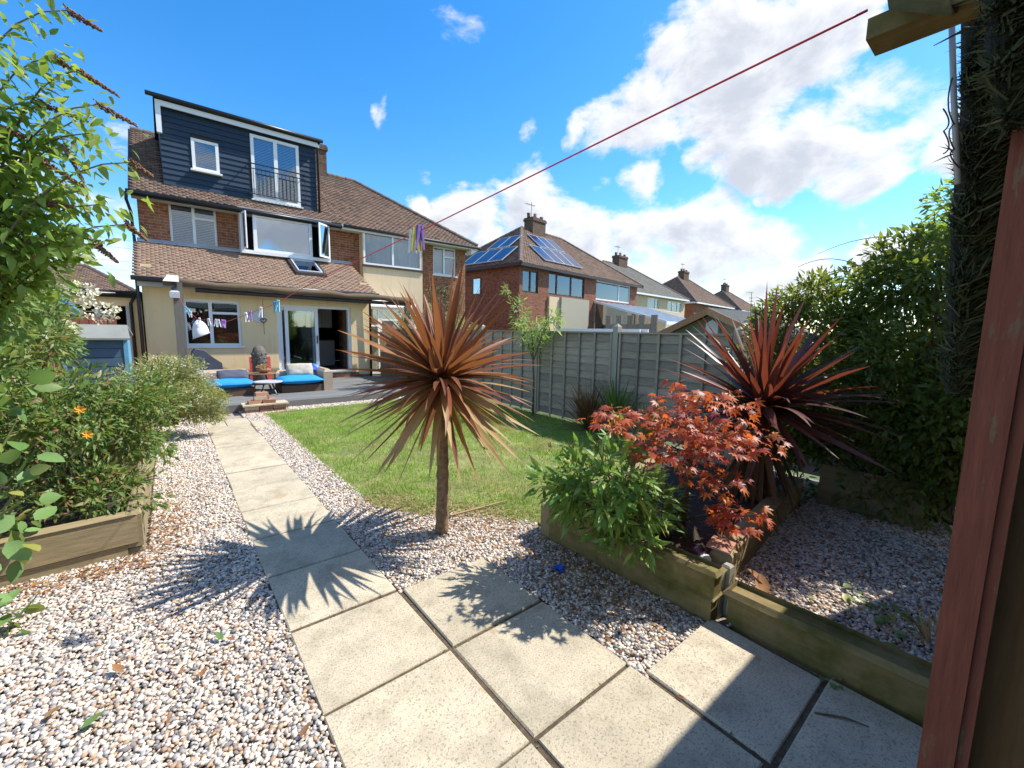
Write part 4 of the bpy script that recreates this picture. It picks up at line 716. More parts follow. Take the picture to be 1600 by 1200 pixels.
hip_house('farthest house of the row, its chimney just above the cordyline', (60, 25.5, 0), R(8), 12.5, 7.5, 4.9, 8.0, 4.4, 4.6, 'brick_far', 'roof_tile', [(3, 6, 3.6, 4.6, (4.5,), 'white_paint', None)], [(5.6, 1.5, 9.2, 3)])
hip_house('brown tiled bungalow roof beyond the side passage', (-11.1, 28.3, 0), R(0), 10.0, 6.0, 3.06, 4.55, 7.0, 1.9, 'brick_far', 'roof_tile', [], [])
# side outbuilding with dark doorway
ob = thing('outbuilding', 'cream outbuilding with black gutter and dark open doorway beside the house', 'outbuilding', (-1.2, 13.4, 0))
wall(ob, 'render_cream', -3.2, -0.40, 0, 2.22, 13.3, 13.5, [(-1.75, -0.62, 0, 2.02)], 'wall'); mb = MB(); mb.box((-3.3, 13.2, 2.24), (-0.38, 16.5, 2.36)); obj('roof', mb, 'shed_felt', ob)
mb = MB(); mb.tube([(-3.3, 13.14, 2.27), (-0.38, 13.14, 2.26)], .065, 8); mb.tube([(-0.50, 13.15, 2.24), (-.58, 13.22, 2.08), (-.58, 13.24, 0.1)], .035, 8); obj('gutter', mb, 'black_plastic', ob, True)
mb = MB(); mb.box((-3.2, 15.8, 0), (-0.4, 15.9, 2.22)); mb.box((-3.2, 13.5, 0), (-3.1, 15.8, 2.22)); obj('back_wall', mb, 'room_dark', ob)
mb = MB(); mb.box((-0.68, 13.28, 0), (-0.62, 13.36, 2.02)); mb.box((-1.2, 13.34, 0.0), (-1.12, 13.4, 2.02)); obj('door_frame', mb, 'off_white', ob)

# ------------------------------------------------------------------ fences and gate
F_ = thing('lap_fence', 'weathered grey overlap fence with battens along the lawn', 'fence', (5.6, 7, 0))
FX, PW = 5.6, 1.87
for k in range(-3, 5):
    y0 = 4.23+k*PW; pm = MB(); ht = 1.70 if k >= 0 else 1.66
    pm.box((FX-.05, y0-.05, 0), (FX+.05, y0+.05, ht)); pm.add([(FX-.05, y0-.05, ht), (FX+.05, y0-.05, ht), (FX+.05, y0+.05, ht), (FX-.05, y0+.05, ht), (FX, y0, ht+.05)], [(0, 1, 4), (1, 2, 4), (2, 3, 4), (3, 0, 4)]); obj('fence_post', pm, 'post_wood', F_)
    a, b_ = y0+.055, y0+PW-.055; z = 0.05
    while z < 1.50:
        j = random.uniform(-.006, .006); t = random.uniform(-.004, .004); mb = MB(); mb.add([(FX-.030, a, z+j), (FX-.030, b_, z+j+t), (FX-.008, b_, z+.15+t), (FX-.008, a, z+.15), (FX+.0, a, z+j), (FX+.0, b_, z+j+t), (FX+.002, b_, z+.15+t), (FX+.002, a, z+.15)], [(0, 3, 2, 1), (4, 5, 6, 7), (0, 1, 5, 4), (2, 3, 7, 6), (0, 4, 7, 3), (1, 2, 6, 5)])
        obj('fence_board', mb, 'fence_wood', F_); z += .128
    for i in range(6): yb = a+.02+(b_-a-.06)*i/5; mb = MB(); mb.box((FX-.055, yb-.018, 0.03), (FX-.031, yb+.018, 1.585)); obj('batten', mb, 'fence_wood', F_)
    mb = MB(); mb.box((FX-.06, a, 1.588), (FX+.02, b_, 1.615)); obj('cap_rail', mb, 'fence_wood', F_)
LF = thing('board_fence', 'pale grey vertical board fence half hidden by climbers', 'fence', (-1.85, 9.5, 0))
for i in range(56): y0 = 5.0+i*.145; mb = MB(); mb.box((-1.87+random.uniform(0, .012), y0, 0), (-1.84, y0+.138, 2.0+random.uniform(-.015, .015))); obj('fence_board', mb, 'white_fence', LF)
for z in (.5, 1.6): mb = MB(); mb.box((-1.90, 5.0, z), (-1.875, 13.1, z+.07)); obj('rail', mb, 'white_fence', LF)
G = thing('garden_gate', 'brown boarded side gate beside the cream extension', 'gate', (5.2, 12.4, 0))
for i in range(7): x = 4.98+i*.098; mb = MB(); mb.box((x, 12.40, 0.05), (x+.092, 12.43, 1.52+.10*math.sin(i*.52))); obj('gate_board', mb, 'gate_wood', G)
for z in (.35, 1.2): mb = MB(); mb.box((4.98, 12.435, z), (5.66, 12.465, z+.09)); obj('gate_rail', mb, 'gate_wood', G)
# beyond the fence
gs = thing('garden_shed', 'green garden shed with felt gable roof beyond the lap fence', 'shed', (9, 3.9, 0))
mb = MB(); mb.prism([(8, 2.9, 0), (8, 4.75, 0), (8, 4.75, 1.6), (8, 3.85, 2.0), (8, 2.9, 1.6)], (2.2, 0, 0)); obj('wall', mb, 'shed_green', gs)
for s in (1, -1):
    mb = MB(); a, b_ = (7.75, 3.85+s*1.05, 1.55), (7.75, 3.85, 2.04); mb.prism([a, b_, (10.4, b_[1], b_[2]), (10.4, a[1], a[2])], (0, 0, .05)); obj('roof', mb, 'shed_felt', gs)
    mb = MB(); mb.prism([(7.72, a[1], 1.47), (7.72, 3.85, 1.96), (7.72, 3.85, 2.09), (7.72, a[1], 1.60)], (.028, 0, 0)); obj('barge_board', mb, 'gate_wood', gs)
mb = MB(); mb.add([(7.97, 3.72, 1.62), (7.97, 3.95, 1.62), (7.97, 3.95, 1.8), (7.97, 3.83, 1.88), (7.97, 3.72, 1.8), (7.9, 3.72, 1.62), (7.9, 3.95, 1.62), (7.9, 3.95, 1.8), (7.9, 3.83, 1.88), (7.9, 3.72, 1.8)], [(0, 1, 2, 3, 4), (5, 9, 8, 7, 6), (0, 5, 6, 1), (1, 6, 7, 2), (2, 7, 8, 3), (3, 8, 9, 4), (4, 9, 5, 0)]); tag(obj('bird_box', mb, 'curtain_pale'), 'pale bird box under the gable of the green shed', 'bird box')
pf = thing('play_fort', 'grey timber play fort with crenellated boards above the fence', 'play fort', (8, 5.7, 0))
for i in range(9): y = 5.05+i*.15; h_ = 1.99 if i % 2 == 0 else 1.80; mb = MB(); mb.box((8, y, 0), (8.04, y+.142, h_)); obj('fort_board', mb, 'play_wood', pf)
mb = MB(); mb.box((8.045, 5.05, 1.55), (8.09, 6.4, 1.65)); obj('rail', mb, 'play_wood', pf)
ld = thing('ladder', 'white aluminium ladder lying along the fence top', 'ladder', (5.9, 4.5, 1.62))
for dy in (0, .22): mb = MB(); mb.box((5.72+dy, 3.9, 1.60), (5.75+dy, 5.7, 1.665)); obj('ladder_rail', mb, 'white_paint', ld)
for i in range(7): mb = MB(); mb.box((5.75, 4.0+i*.26, 1.62), (5.94, 4.03+i*.26, 1.645)); obj('rung', mb, 'pipe', ld)

# ------------------------------------------------------------------ deck and what stands on it
DZ = 0.14
dk = thing('deck', 'weathered blue-grey timber deck in front of the patio door', 'deck', (2.6, 11, 0)); dk['kind'] = 'structure'
y = 9.32
while y < 12.85: mb = MB(); mb.box((0.0, y, DZ-.028), (5.45, y+.138, DZ+random.uniform(-.002, .002))); obj('deck_board', mb, 'deck_wood', dk); y += .145
mb = MB(); mb.box((0.0, 9.29, 0.0), (5.45, 9.315, DZ-.002)); obj('deck_fascia', mb, 'deck_wood', dk)
bp = thing('brick_planter', 'low brick plinth with stone coping at the end of the path', 'planter', (1.38, 9.1, 0))
for cz in range(2):
    for i in range(3): x = 1.04+i*.228+(cz % 2)*.0; mb = MB(); mb.box((x, 8.98, cz*.068), (x+.218, 9.085, cz*.068+.062), .004); obj('brick', mb, 'loose_brick', bp)
    mb = MB(); mb.box((1.04, 9.09, cz*.068), (1.145, 9.285, cz*.068+.062), .004); obj('brick', mb, 'loose_brick', bp); mb = MB(); mb.box((1.61, 9.09, cz*.068), (1.715, 9.285, cz*.068+.062), .004); obj('brick', mb, 'loose_brick', bp)
mb = MB(); mb.box((1.0, 8.95, .137), (1.76, 9.285, .17), .008); obj('coping', mb, 'concrete', bp)
pile = [(1.20, 9.06, .172, 8, 0), (1.44, 9.05, .172, -6, 0), (1.22, 9.19, .172, 3, 1), (1.46, 9.18, .172, 14, 1), (1.30, 9.08, .240, 4, 2), (1.36, 9.18, .240, -8, 3), (1.33, 9.12, .308, 10, 3)]
for i, (x, yy, zz, a, k_) in enumerate(pile):
    a = R(a); c, s = math.cos(a), math.sin(a); mb = MB(); q = [(-.105, -.05), (.105, -.05), (.105, .05), (-.105, .05)]; mb.prism([(x+c*p-s*r_, yy+s*p+c*r_, zz) for p, r_ in q], (0, 0, .063))
    lab = ['reddish brick lying at the bottom of the pile, nearest the path', 'brick at the bottom front corner of the pile nearest the lawn', 'brick at the bottom back of the pile, on the bush side', 'brick at the bottom back of the pile, on the lawn side', 'brick in the second layer facing the path', 'brick in the second layer toward the deck', 'pale brick topping the small pile on the plinth'][i]
    tag(obj('brick', mb, 'loose_brick'), lab, 'brick', 'loose bricks piled on the plinth')
def cushion(c, s, rz=0, tilt=0, n=10):
    mb = MB(); v = []; sx, sy, sz = s
    for k in (1, -1):
        for i in range(n+1):
            for j in range(n+1):
                a, b_ = i/n*2-1, j/n*2-1; e = (1-abs(a)**3.5)*(1-abs(b_)**3.5); pin = 1-.06*(abs(a)*abs(b_))**.5+.02*math.sin(a*9+b_*5)*e; v.append(Vector((a*sx*pin, b_*sy*pin, k*sz*(.12+.88*e**.55)*(1+.06*math.sin(a*7+b_*6)))))
    m = (n+1)**2; f = []
    for i in range(n):
        for j in range(n): q = i*(n+1)+j; f += [(q, q+1, q+n+2, q+n+1)[::-1], (m+q, m+q+1, m+q+n+2, m+q+n+1)]
    rim = [i*(n+1) for i in range(n+1)] + [n*(n+1)+j for j in range(1, n+1)] + [i*(n+1)+n for i in range(n-1, -1, -1)] + [j for j in range(n-1, 0, -1)]
    f += [(rim[i], rim[(i+1) % len(rim)], m+rim[(i+1) % len(rim)], m+rim[i])[::-1] for i in range(len(rim))]
    mt = Matrix.Translation(c) @ Matrix.Rotation(rz, 4, 'Z') @ Matrix.Rotation(tilt, 4, 'X'); return MB().add([mt @ p for p in v], f)
s2 = thing('outdoor_sofa', 'low beige sofa with one arm by the open patio door', 'sofa', (2.45, 10.75, DZ), 'outdoor sofas on the deck')
mb = MB(); mb.box((1.92, 10.42, DZ), (2.80, 11.2, DZ+.17), .02); obj('base', mb, 'sofa_dark', s2); mb = MB(); mb.box((2.80, 10.40, DZ), (3.0, 11.25, DZ+.50), .06); obj('arm', mb, 'sofa_cloth', s2); mb = MB(); mb.box((1.92, 11.05, DZ+.17), (2.80, 11.25, DZ+.45), .06); obj('backrest', mb, 'sofa_cloth', s2)
tag(obj('seat_cushion', cushion((2.34, 10.72, DZ+.26), (.48, .40, .09)), 'blue_cloth', smooth=True), 'bright blue seat cushion on the sofa by the patio door', 'cushion', 'blue cushions')
tag(obj('cushion', cushion((2.42, 10.98, DZ+.46), (.30, .16, .07), 0, R(68)), 'stripe_cloth', smooth=True), 'beige striped back cushion leaning on the sofa by the door', 'cushion')
tag(obj('cushion', cushion((2.78, 11.12, DZ+.48), (.14, .12, .06), 0, R(60)), 'blue_bright', smooth=True), 'small royal blue cushion tucked beside the sofa arm', 'cushion')
s1 = thing('outdoor_sofa', 'low beige sofa half hidden behind the white-flowered bush', 'sofa', (.95, 10.9, DZ), 'outdoor sofas on the deck')
mb = MB(); mb.box((.45, 10.45, DZ), (1.42, 11.2, DZ+.17), .02); obj('base', mb, 'sofa_dark', s1); mb = MB(); mb.box((.45, 11.2, DZ), (1.42, 11.42, DZ+.50), .06); obj('backrest', mb, 'sofa_cloth', s1); mb = MB(); mb.box((.22, 10.45, DZ), (.44, 11.4, DZ+.5), .06); obj('arm', mb, 'sofa_cloth', s1)
tag(obj('seat_cushion', cushion((.98, 10.76, DZ+.25), (.46, .36, .09)), 'blue_cloth', smooth=True), 'bright blue seat cushion on the sofa behind the bush', 'cushion', 'blue cushions')
tag(obj('cushion', cushion((1.08, 11.0, DZ+.40), (.30, .16, .07), 0, R(35)), 'grey_cloth', smooth=True), 'slate grey cushion slumped on the sofa behind the bush', 'cushion')
def rtable(label, c, r_, h_, mtop, legs):
    t = thing('round_table', label, 'table', (c[0], c[1], DZ)); mb = MB(); mb.lathe((c[0], c[1], DZ+h_-.03), [(r_-.02, 0), (r_, .01), (r_, .025), (r_-.01, .03)], 28); obj('table_top', mb, mtop, t)
    for k in range(4):
        w_ = k*math.pi/2+.6; p = Vector((c[0]+math.cos(w_)*r_*.35, c[1]+math.sin(w_)*r_*.35, DZ+h_-.03)); q = Vector((c[0]+math.cos(w_)*r_*.85, c[1]+math.sin(w_)*r_*.85, DZ)); mb = MB(); mb.tube([p, (p+q)/2+Vector((0, 0, -.03)), q], .014, 6); obj('leg', mb, legs, t)
rtable('low round black-legged coffee table at the front of the deck', (1.66, 10.42), .28, .29, 'lead', 'black_plastic'); rtable('round wooden table with a flower bowl between the sofas', (1.66, 11.2), .30, .40, 'table_wood', 'table_wood')
fb = thing('flower_bowl', 'bowl of dried yellow and brown flowers on the wooden table', 'flower bowl', (1.70, 11.15, DZ+.40)); mb = MB(); mb.lathe((1.70, 11.15, DZ+.402), [(.06, 0), (.13, .05), (.15, .09), (.13, .09)], 16); obj('bowl', mb, 'terracotta', fb, True)
p_, o_ = blob_points(160, (1.70, 11.15, DZ+.51), (.17, .15, .07)); foliage(fb, OVAL, p_, frames(o_), rng.uniform(.03, .06, 160), 'straw_leaf', 0, sname='flowers')
so_ = thing('stone_ornament', 'tall rounded carved stone ornament in front of the cream wall', 'ornament', (1.79, 12.3, DZ)); mb = MB(); mb.lathe((1.79, 12.3, DZ), [(.16, 0), (.17, .3), (.16, .55), (.175, .60), (.16, .66), (.17, .74), (.155, .82), (.12, .93), (.06, .98)], 18); st_ = obj('body', mb, 'stone', so_, True)
for k in range(3):
    for j in range(10): w_ = j*.628+k*.3; mb = MB(); mb.lathe((1.79+math.cos(w_)*.165, 12.3+math.sin(w_)*.165, DZ+.58+k*.10), [(.005, -.03), (.022, 0), (.005, .03)], 6); obj('carved_knob', mb, 'stone', st_)
mb = MB(); mb.prism([(1.62, 12.6, DZ), (2.1, 12.6, DZ), (2.1, 12.7, .82), (1.62, 12.7, .82)], (0, .02, 0)); tag(obj('red_signboard', mb, 'red_plastic'), 'flat red panel leaning on the wall behind the stone ornament', 'panel')
mb = MB(); mb.tube([(1.93, 12.995, 1.86), (1.93, 12.96, 1.86)], .15, 28); tag(obj('wall_disc', mb, 'mirror_disc'), 'small round pale disc hung on the cream wall', 'wall decoration')
hh = thing('heart_hanger', 'rusty heart hanger on a string against the cream wall', 'wall decoration', (2.02, 12.9, 1.7)); mb = MB(); pts = []
for i in range(25): t = i/24*2*math.pi; pts.append((2.03+.0042*16*math.sin(t)**3, 12.93, 1.76+.0042*(13*math.cos(t)-5*math.cos(2*t)-2*math.cos(3*t)-math.cos(4*t))))
mb.tube(pts, .012, 6); obj('heart', mb, 'rust', hh); mb = MB(); mb.tube([(2.03, 12.93, 2.35), (2.03, 12.93, 1.80)], .004, 5); mb.tube([(2.03, 12.93, 1.69), (2.03, 12.93, 1.40)], .006, 5); obj('string', mb, 'rust', hh)
mb = MB(); mb.prism([(.42, 12.2, DZ), (1.02, 12.2, DZ), (1.0, 12.2, .72), (.9, 12.2, .80), (.66, 12.2, 1.02), (.50, 12.2, 1.06), (.44, 12.2, .98)], (0, .5, 0)); tag(obj('covered_barbecue', mb, 'grey_cloth'), 'barbecue under a dark slanting cover below the kitchen window', 'barbecue')
# log pergola
pg = thing('log_pergola', 'rustic log beam on an old grey post along the lean-to eaves', 'pergola', (3, 12.4, 0)); pts = [(0.02+i*.5, 12.38+.02*math.sin(i*1.7), 2.56-.006*i+.018*math.sin(i*2.1)) for i in range(13)]
mb = MB(); mb.tube(pts, [.085+.014*math.sin(i*2.9) for i in range(13)], 10); obj('beam', mb, 'log_wood', pg, True)
mb = MB(); mb.tube([(.6, 12.44, 2.42), (6.0, 12.44, 2.36)], .055, 8); obj('lower_beam', mb, 'dark_frame', pg); mb = MB(); mb.box((.18, 12.25, DZ), (.36, 12.42, 2.56)); obj('post', mb, 'old_post', pg); mb = MB(); mb.box((5.80, 12.36, DZ), (5.92, 12.48, 2.4)); obj('post', mb, 'old_post', pg)
fl = thing('floodlight', 'cream floodlight above the grey pergola post', 'light', (.12, 12.2, 2.6)); mb = MB(); mb.prism([(.02, 12.05, 2.55), (.30, 12.05, 2.55), (.30, 12.2, 2.70), (.10, 12.2, 2.70)], (0, .1, 0)); obj('lamp_head', mb, 'off_white', fl); mb = MB(); mb.box((.2, 12.12, 2.44), (.26, 12.2, 2.548)); obj('bracket', mb, 'black_plastic', fl)
lr = thing('line_reel', 'grey clothes line reel fixed to the pergola post', 'line reel', (.2, 12.15, 2.3)); mb = MB(); mb.box((.12, 12.10, 2.20), (.30, 12.245, 2.36), .03); obj('case', mb, 'lead', lr); mb = MB(); mb.box((.16, 12.14, 2.36), (.26, 12.24, 2.44)); obj('bracket', mb, 'grey_cloth', lr)

# ------------------------------------------------------------------ clothes line and pegs
A_ = np.array([1.36, .34, 2.38]); B_ = np.array([.24, 12.10, 2.33]); ts = [0, .05, .15, .3, .4, .6, .8, .92, 1]; sg = [0, .062, .19, .36, .52, .69, .62, .34, 0]
def lp(t): p = A_+(B_-A_)*t; return Vector((p[0], p[1], p[2]-np.interp(t, ts, sg)))
mb = MB(); mb.tube([lp(i/60) for i in range(61)], .0030, 6); tag(obj('clothes_line', mb, 'red_line', smooth=True), 'red clothes line sagging from the shed eave to the pergola post', 'clothes line')
def peg(t, mat, label, L=.085, rz=0., tilt=0.):
    p = lp(t); e = thing('clothes_peg', label, 'peg', p, 'pegs on the red clothes line', local=True, rz=rz); e.rotation_euler = (0, tilt, rz)
    for s in (1, -1): mb = MB(); mb.prism([(s*.004, -.006, .03), (s*.014, -.006, .03), (s*.026, -.006, -L+.03), (s*.018, -.006, -L+.03), (s*.003, -.006, -.005)], (0, .012, 0)); obj('peg_leg', mb, mat, e)
    mb = MB(); mb.tube([(-.015, 0, -.005), (.015, 0, -.005)], .006, 6); obj('spring', mb, 'pipe', e)
far = [(.905, 'peg_aqua', 'pale blue peg closest to the line reel'), (.89, 'peg_aqua', 'pale blue peg second from the line reel'), (.875, 'peg_aqua', 'pale blue peg third from the line reel'), (.855, 'peg_white', 'white peg between the pale blue pegs and the peg bag'), (.78, 'peg_white', 'white peg just beyond the hanging peg bag'), (.71, 'peg_white', 'lone white peg in front of the kitchen window mullion'), (.66, 'peg_white', 'white peg in a pair beside the lilac pegs'), (.645, 'peg_white', 'white peg touching the lilac pegs on their reel side'), (.622, 'peg_lilac', 'lilac peg first of two near the window edge'), (.61, 'peg_lilac', 'lilac peg second of two near the window edge'), (.505, 'peg_white', 'white peg left of the single lilac peg near the wall disc'), (.488, 'peg_lilac', 'single lilac peg above the round wall disc'), (.448, 'peg_white', 'white peg between the wall disc and the blue pegs'), (.402, 'peg_blue', 'blue peg in the pair above the patio door'), (.394, 'peg_aqua', 'pale turquoise peg clipped beside the blue peg')]
for i, (t, m_, lab) in enumerate(far): peg(t, m_, lab, .12, .3*math.sin(i*3.1)-.7, .18*math.sin(i*2.3))
near = [(.174, 'peg_white', 'white peg at the near bunch, farthest along'), (.169, 'peg_yellow', 'yellow peg in the near bunch by the gutter end'), (.1675, 'peg_purple', 'deep purple peg in the near bunch'), (.166, 'peg_lilac', 'lilac peg in the near bunch next to the purple one'), (.171, 'peg_yellow', 'olive yellow peg hanging behind the purple pegs')]
for i, (t, m_, lab) in enumerate(near): peg(t, m_, lab, .135, -.55+.12*i, .06*math.sin(i*2.3))
pbp = lp(.79); pb = thing('peg_bag', 'white cloth peg bag with open rim hanging on the line', 'peg bag', (pbp.x, pbp.y, pbp.z-.3)); mb = MB(); mb.lathe((0, 0, 0), [(.115, 0), (.125, .02), (.12, .07), (.112, .12), (.10, .17), (.082, .22), (.05, .26), (.02, .285)], 30)
mb.v = [(pbp.x+x*(1+.10*math.sin(6*math.atan2(y, x)+z*14)*(z/.28))+.10*(.28-z)*.9, pbp.y+y*(1+.10*math.sin(6*math.atan2(y, x)+z*14)*(z/.28))-.25*(.28-z)*.6, pbp.z-.30+z+.45*x*(1-z/.28)) for x, y, z in mb.v]; obj('bag', mb, 'canvas', pb, True); mb = MB()
mb.tube([(pbp.x+.126*math.cos(k*.3307)+.025, pbp.y+.126*math.sin(k*.3307)-.042, pbp.z-.295+.45*.126*math.cos(k*.3307)) for k in range(20)], .010, 6); obj('rim', mb, 'lead', pb); mb = MB(); mb.tube([(pbp.x, pbp.y, pbp.z-.03), (pbp.x, pbp.y, pbp.z)], .006, 6); obj('hook', mb, 'pipe', pb)
# overhead wires
ow = thing('overhead_wire', 'set of thin overhead wires crossing the sky beside the house', 'wires', (-20, 60, 8))
for i, (z0, z1) in enumerate(((11.2, 9.8), (10.0, 9.3), (8.6, 8.0), (7.4, 7.3))): mb = MB(); mb.tube([(-40+k*8, 60, z0+(z1-z0)*k/8-.25*math.sin(k/8*math.pi)) for k in range(9)], .012, 4); obj('wire', mb, 'wire', ow)

# ------------------------------------------------------------------ storage box, tarp
bx = thing('storage_box', 'small blue-slatted storage shed with grey pitched lid', 'storage box', (-.85, 9.7, 0)); mb = MB(); mb.box((-1.22, 9.49, 0.02), (-.56, 9.52, 1.36)); obj('backing', mb, 'box_blue', bx)
for i in range(9): z = .05+i*.145; mb = MB(); mb.box((-1.22, 9.46+.004*(i % 2), z), (-.56, 9.485, z+.138)); obj('slat', mb, 'box_blue', bx)
mb = MB(); mb.box((-.555, 9.45, 0), (-.50, 10.1, 1.36)); mb.box((-1.27, 9.45, 0), (-1.225, 10.1, 1.36)); obj('side_panel', mb, 'box_trim', bx)
mb = MB(); mb.prism([(-1.32, 9.38, 1.345), (-.46, 9.38, 1.345), (-.50, 9.75, 1.56), (-1.24, 9.75, 1.56)], (0, 0, .03)); mb.prism([(-1.24, 9.752, 1.56), (-.50, 9.752, 1.56), (-.46, 10.2, 1.40), (-1.32, 10.2, 1.40)], (0, 0, .03)); obj('lid', mb, 'box_grey', bx)
mb = MB(); mb.prism([(-1.55, 9.6, 2.1), (-1.2, 9.55, 1.95), (-1.05, 9.6, 1.78), (-1.12, 9.75, 1.70), (-1.4, 9.7, 1.98)], (0, .25, .03)); tag(obj('tarpaulin', mb, 'tarp'), 'blue tarpaulin folded over the pale fence', 'tarpaulin')
rp = thing('red_fence_panel', 'short stained red-brown panel standing behind the storage box', 'fence panel', (-1.4, 10.5, 0))
for i in range(9): x = -1.75+i*.12; mb = MB(); mb.box((x, 10.5, 0), (x+.112, 10.53, 1.72)); obj('board', mb, 'red_paint', rp)

# ------------------------------------------------------------------ cordylines
def blade(L, w, droop, n=9, fold=.22):
    """sword leaf along +x, bending down -z"""
    V, F = [], []
    for i in range(n+1):
        t = i/n; k = (math.sin(min(1, t*2.2+.32)*math.pi*.5))*(1-t**2.6)+.02; x = L*t; z = -droop*L*t**2.2; x -= abs(droop)*L*.35*t**3
        V += [(x, -w*k*.5, z+fold*w*k*.5), (x, 0, z), (x, w*k*.5, z+fold*w*k*.5)]
    for i in range(n):
        a = 3*i; b_ = a+3; F += [(a, b_, b_+1, a+1), (a+1, b_+1, b_+2, a+2)]
    return np.array(V), F
def place_blades(parent, c, specs, name='leaf'):
    """specs: list of (azimuth, elevation, length, width, droop, material)"""
    cache = {}; off = Vector(parent.location)
    for (az, el, L, w, dp, mt) in specs:
        key = (round(L, 1), round(w*200), round(dp, 1), mt)
        if key not in cache:
            V, F = blade(1.0, key[1]/200/max(key[0], .1), key[2]); me = bpy.data.meshes.new(name); me.from_pydata(V.tolist(), [], F); me.materials.append(M[mt]); me.polygons.foreach_set('use_smooth', [True]*len(F)); cache[key] = me
        o = bpy.data.objects.new(name, cache[key]); COL.objects.link(o); o.parent = parent
        d = np.array([[math.cos(el)*math.cos(az), math.cos(el)*math.sin(az), math.sin(el)]]); f = frames(d)[0]*L
        tw = random.gauss(0, .35); f = f @ np.array([[1, 0, 0], [0, math.cos(tw), -math.sin(tw)], [0, math.sin(tw), math.cos(tw)]])
        mm = Matrix(f.tolist()).to_4x4(); st = .02+.03*random.random(); mm.translation = Vector(c) + Vector((math.cos(az)*st, math.sin(az)*st, .10*(el/1.5)-.02)) - off; o.matrix_basis = mm
def cordyline(label, base, ch, mats, n, Lr, trunk_r, span=1.86, low_mat='straw_leaf'):
    e = thing('cordyline', label, 'cordyline', base); bxx, by_, bz = base; mb = MB(); pts = []; rad = []
    for i in range(24): t = i/23; pts.append((bxx+.012*math.sin(t*5), by_+.01*math.sin(t*4+1), bz+(ch-bz)*t)); rad.append(trunk_r*(1.25-.35*t)*(1+.10*(i % 2)+.04*math.sin(i*2.3)))
    mb.tube(pts, rad, 12); obj('trunk', mb, 'palm_bark', e, True); sp = []; ga = 2.39996
    for i in range(n):
        t = (i+.5)/n; el = math.asin(max(-.985, 1-t*span)); el += random.gauss(0, .07); az = i*ga+random.gauss(0, .12)
        L = Lr*(1.0 if el > .3 else .97 if el > -.2 else 1.04)*random.uniform(.84, 1.08); dp = random.uniform(-.02, .05)+max(0, .16-.10*el)*random.uniform(.2, 1.6)
        if el < -.25: mt = low_mat if random.random() < .8 else mats[0]
        elif el < .12: mt = low_mat if random.random() < .3 else random.choice(mats)
        else: mt = random.choice(mats)
        sp.append((az, el, L, random.uniform(.046, .066), dp if el > -.3 else -.03, mt))
    place_blades(e, (bxx, by_, ch), sp); return e
cordyline('bronze cordyline with spiky round head beside the path and lawn', (1.59, 2.79, 0.0), 1.24, ['bronze_leaf'], 205, .765, .040)
c2 = cordyline('dark red cordyline standing in front of the hedge', (3.78, 1.36, .23), 1.02, ['dark_bronze'], 180, .88, .06, span=1.28, low_mat='dark_bronze')
sp = []
for i in range(46): sp.append((random.uniform(0, 6.28), random.uniform(-1.45, -1.05), random.uniform(.6, .85), random.uniform(.035, .055), -.02, 'dead_leaf'))
place_blades(c2, (3.78, 1.36, .92), sp, 'dead_leaf')
def tuft(label, base, n, L, w, mat, spread):
    e = thing('flax_tuft', label, 'grass tuft', base); sp = [(random.uniform(0, 6.28), R(90)-abs(random.gauss(0, spread)), L*random.uniform(.6, 1.1), w*random.uniform(.7, 1.2), random.uniform(.05, .3), mat) for _ in range(n)]; place_blades(e, (base[0], base[1], base[2]+.02), sp)
tuft('upright green flax clump against the lap fence', (5.34, 3.98, 0), 80, .85, .04, 'green_blade', .22)
tuft('arching brown sedge clump at the foot of the lap fence', (5.22, 4.42, 0), 170, .85, .018, 'brown_blade', .6)
tuft('low dark green strappy clump behind the maple', (5.2, 3.3, 0), 50, .60, .03, 'green_blade', .6)
tuft('dry straw grass tuft poking through the shaded pebbles', (2.78, .16, .07), 34, .22, .008, 'straw_leaf', .7)

# ------------------------------------------------------------------ maple
def maple_shape():
    V = [(0, 0, 0)]; F = []; lob = [(-2.1, .45), (-1.35, .75), (-.65, .95), (0, 1.1), (.65, .95), (1.35, .75), (2.1, .45)]
    for i, (a, L) in enumerate(lob):
        k = len(V); c, s = math.cos(a), math.sin(a)
        for r_, wd, z in ((.28, .12, .0), (.58*L, .115, -.03)):
            V += [(c*r_-s*wd, s*r_+c*wd, z-.0), (c*r_+s*wd, s*r_-c*wd, z)]
        V.append((c*L, s*L, -.16*L)); F += [(0, k+1, k), (k, k+1, k+3), (k, k+3, k+2), (k+2, k+3, k+4)]
    return np.array(V, float), np.array(F)
MAPLE = maple_shape()
mp = thing('japanese_maple', 'small red Japanese maple with layered branches in the raised bed', 'maple', (2.72, 1.42, .235))
pads = [((2.38, 1.45, 1.07), .33, .04, 110), ((2.60, 1.30, 1.21), .33, .045, 110), ((2.80, 1.12, .97), .25, .04, 85), ((2.43, 1.38, .90), .28, .03, 85), ((2.62, 1.18, .72), .22, .02, 55), ((2.72, 1.07, .50), .19, .035, 70), ((2.15, 1.62, 1.10), .20, .03, 45), ((2.62, 1.32, 1.02), .36, .05, 70)]
mb = MB(); mb.tube([(2.72, 1.42, .22), (2.70, 1.40, .45), (2.66, 1.37, .70), (2.62, 1.34, 1.0), (2.60, 1.31, 1.18)], [.02, .017, .013, .009, .004], 8); obj('trunk', mb, 'bark', mp, True); P_, O_, S_ = [], [], []
